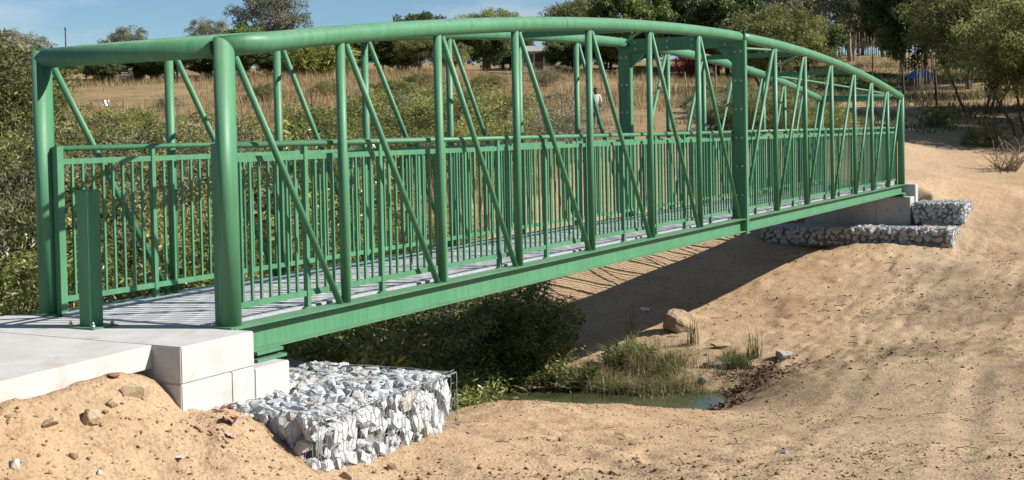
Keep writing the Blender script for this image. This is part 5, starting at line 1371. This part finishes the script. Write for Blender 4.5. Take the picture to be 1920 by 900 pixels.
def tarp_heap():
    x, y = 90.4, 12.0; z = gz(x, y)
    root = empty("tarpaulin_shelter", (x, y, z), R(-70), "blue tarpaulin heaped over poles in front of the dark tree", "tarpaulin")
    root.scale = (.72, .72, .72)
    rnd = random.Random(3); n, m = 16, 9; V = []
    for i in range(n):
        for j in range(m):
            u, v = i / (n - 1) - .5, j / (m - 1) - .5
            hgt = .95 * (1 - (2 * v) ** 2) * (1 - .6 * abs(2 * u) ** 2) + rnd.uniform(-.1, .12)
            V.append((u * 3.0 + rnd.uniform(-.06, .06), v * 1.6, max(.05, hgt + .25)))
    F = [(i * m + j, (i + 1) * m + j, (i + 1) * m + j + 1, i * m + j + 1) for i in range(n - 1) for j in range(m - 1)]
    ob = MB().add(V, F).build("sheet", M['plastic_blue'], root); ob.modifiers.new("thick", 'SOLIDIFY').thickness = .02
    for a, b in (((-2.6, -.9, .1), (1.2, .2, 1.6)), ((-2.4, -.8, 0), (-1.9, .2, 2.3)), ((.4, -.9, .3), (3.2, .4, 1.9)), ((-.8, -.8, .1), (.3, .6, 1.5))):
        MB().tube([a, b], .045, 6).build("pole", M['bark_pale'], root)
    x, y = 88.6, 15.6
    root = empty("water_drum", (x, y, gz(x, y)), 0, "dark green drum standing in the garden bed", "drum")
    MB().tube([(0, 0, 0), (0, 0, .1), (0, 0, .8), (0, 0, .85)], [.36, .38, .38, .36], 16).build("body", M['dark_green'], root)
    MB().tube([(0, 0, .85), (0, 0, .88)], .34, 16).build("lid", M['dark_green'], root)
    # white sheet caught on the fence
    x, y = 43.0, 46.3; z = gz(x, y)
    V = [(-.18 + .07 * i, .04 * math.sin(i * 2 + j), .85 + .11 * j + .03 * math.sin(i * 3)) for i in range(6) for j in range(4)]
    F = [(i * 4 + j, (i + 1) * 4 + j, (i + 1) * 4 + j + 1, i * 4 + j + 1) for i in range(5) for j in range(3)]
    ob = MB().add(V, F).build("plastic_sheet", M['plastic_white'], None, loc=(x, y, z), rot=(0, 0, R(-40))); ob.modifiers.new("thick", 'SOLIDIFY').thickness = .01
    tag(ob, "white plastic sheet caught on the fence sticks at the left", "sheet")
tarp_heap()

def garden_beds():
    rg = np.random.default_rng(5)
    for lab, cx, cy, lx, ly, n in (("far bed of green vegetables behind the drum", 99.0, 20.5, 9, 3.2, 420), ("near bed of leafy vegetables left of the drum", 84.0, 17.8, 8, 3.0, 420)):
        a = R(118); u = rg.uniform(-.5, .5, n) * lx; v = (np.round(rg.uniform(-.5, .5, n) * 6) / 6) * ly + rg.normal(0, .08, n)
        x = cx + u * math.cos(a) - v * math.sin(a); y = cy + u * math.sin(a) + v * math.cos(a)
        Q = leaf_cloud(np.c_[x, y, height(x, y) + .2], 26, .28, .28, .13, rg, droop=-.2)
        tag(link("vegetable_bed", quads_to_mesh("vegetable_bed", Q, M['crop'])), lab, None, "garden beds", "stuff")
garden_beds()

# people ---------------------------------------------------------------------
M['skin'] = surf('brown_skin', (0.09, 0.05, 0.032), (0.12, 0.07, 0.045), 8, .6, 0, 1, .3)
M['hair'] = surf('black_hair', (0.01, 0.009, 0.008), (0.02, 0.017, 0.015), 20, .8, .3, 60, .2)
M['shirt_white'] = surf('white_shirt', (0.62, 0.62, 0.63), (0.70, 0.70, 0.71), 5, .9, .2, 25, .1)
M['cloth_dark'] = surf('dark_cloth', (0.025, 0.025, 0.035), (0.05, 0.05, 0.065), 5, .9, .2, 25, .1)
M['cloth_navy'] = surf('navy_cloth', (0.03, 0.035, 0.07), (0.05, 0.055, 0.10), 5, .9, .2, 25, .1)
M['cloth_maroon'] = surf('maroon_cloth', (0.06, 0.03, 0.05), (0.09, 0.05, 0.08), 5, .9, .2, 25, .1)
def skin_obj(name, V, E, rad, mat, parent, root=0):
    me = bpy.data.meshes.new(name); me.from_pydata(V, E, [])
    o = link(name, me, parent); me.materials.append(mat)
    o.modifiers.new("skin", 'SKIN'); o.modifiers.new("sub", 'SUBSURF').levels = 1
    o.modifiers["sub"].render_levels = 2
    o.modifiers["skin"].use_smooth_shade = True
    sv = me.skin_vertices[0].data
    for i, r in enumerate(rad):
        sv[i].radius = r if isinstance(r, tuple) else (r, r); sv[i].use_root = (i == root)
    return o
def person(label, x, y, rz, shirt, trousers, stride=.22, bend=0.0, sc=1.0):
    root = empty("person", (x, y, gz(x, y)), rz, label, "person"); root.scale = (sc,) * 3
    s = stride; b = bend
    V = [(0, 0, .92), (.02 + b * .3, 0, 1.12), (.04 + b * .6, 0, 1.36), (.05 + b * .8, 0, 1.47), (.07 + b, 0, 1.56), (.08 + b, 0, 1.66), (.085 + b, 0, 1.725),
         (.05 + b * .7, .17, 1.41), (.02 + b * .6 - s * .5, .23, 1.13), (.10 + b * .6 - s * .3, .22, .88), (.13 + b * .6 - s * .3, .21, .79),
         (.05 + b * .7, -.17, 1.41), (.04 + b * .6 + s * .4, -.22, 1.13), (.16 + b * .6 + s * .6, -.20, .92), (.20 + b * .6 + s * .65, -.19, .84),
         (0, .09, .88), (s * .8 + .03, .10, .50), (s * .75, .10, .09), (s * .75 + .15, .11, .035),
         (0, -.09, .88), (-s * .4 + .04, -.10, .50), (-s * 1.3, -.10, .12), (-s * 1.3 + .14, -.11, .04)]
    E = [(0, 1), (1, 2), (2, 3), (3, 4), (4, 5), (5, 6), (2, 7), (7, 8), (8, 9), (9, 10), (2, 11), (11, 12), (12, 13), (13, 14), (0, 15), (15, 16), (16, 17), (17, 18), (0, 19), (19, 20), (20, 21), (21, 22)]
    rad = [(.12, .15), (.105, .135), (.11, .16), .055, (.075, .07), (.095, .08), (.06, .055), .06, .045, .036, .035, .06, .045, .036, .035, .09, .062, .042, .035, .09, .062, .042, .035]
    skin_obj("body", V, E, rad, M['skin'], root)
    k = .014
    idx = [0, 1, 2, 3, 7, 8, 11, 12]; mp = {j: i for i, j in enumerate(idx)}
    def grow(r): return (r[0] + k, r[1] + k) if isinstance(r, tuple) else r + k
    Ee = [(mp[a], mp[c]) for a, c in E if a in mp and c in mp]
    skin_obj("shirt", [V[i] for i in idx], Ee, [grow(rad[i]) for i in idx], shirt, root)
    idx = [0, 15, 16, 17, 19, 20, 21]; mp = {j: i for i, j in enumerate(idx)}
    Ee = [(mp[a], mp[c]) for a, c in E if a in mp and c in mp]
    skin_obj("trousers", [V[i] for i in idx], Ee, [grow(rad[i]) for i in idx], trousers, root)
    hd = [(.055 + b, 0, 1.64), (.06 + b, 0, 1.72), (.075 + b, 0, 1.755)]
    skin_obj("hair", hd, [(0, 1), (1, 2)], [(.09, .09), (.095, .09), (.05, .05)], M['hair'], root)
    return root
person("person in white shirt walking on the sandy path behind the truss", 41.4, 16.0, R(205), M['shirt_white'], M['cloth_dark'], .22)
person("person in dark clothes standing by the gum trunk in the garden", 138.0, 30.6, R(100), M['cloth_navy'], M['cloth_dark'], .05, .1)
person("left person of the close pair in maroon and dark clothes in the garden", 137.8, 29.0, R(160), M['cloth_maroon'], M['cloth_dark'], .08, .15)
person("right person of the close pair in dark navy clothes in the garden", 138.4, 28.2, R(230), M['cloth_navy'], M['cloth_dark'], .08, .1)
def bag():
    x, y = 41.4, 16.0; z = gz(x, y)
    q = MB(); q.box(-.11, .11, -.17, .17, -.24, .2)
    o = q.build("backpack", M['cloth_dark'], None, .06, 3, loc=(x + .24, y + .02, z + 1.26), rot=(0, .1, R(205)))
    tag(o, "black backpack carried by the person in the white shirt", "backpack")
    tube_thing("carried_sticks", "thin sticks carried over the shoulder of the person in white", "sticks", [([(x - .25, y - .1, z + 1.95), (x + .5, y - .35, z + 1.35)], .012), ([(x - .3, y - .05, z + 1.9), (x + .55, y - .3, z + 1.28)], .011)], M['deadwood'])
bag()
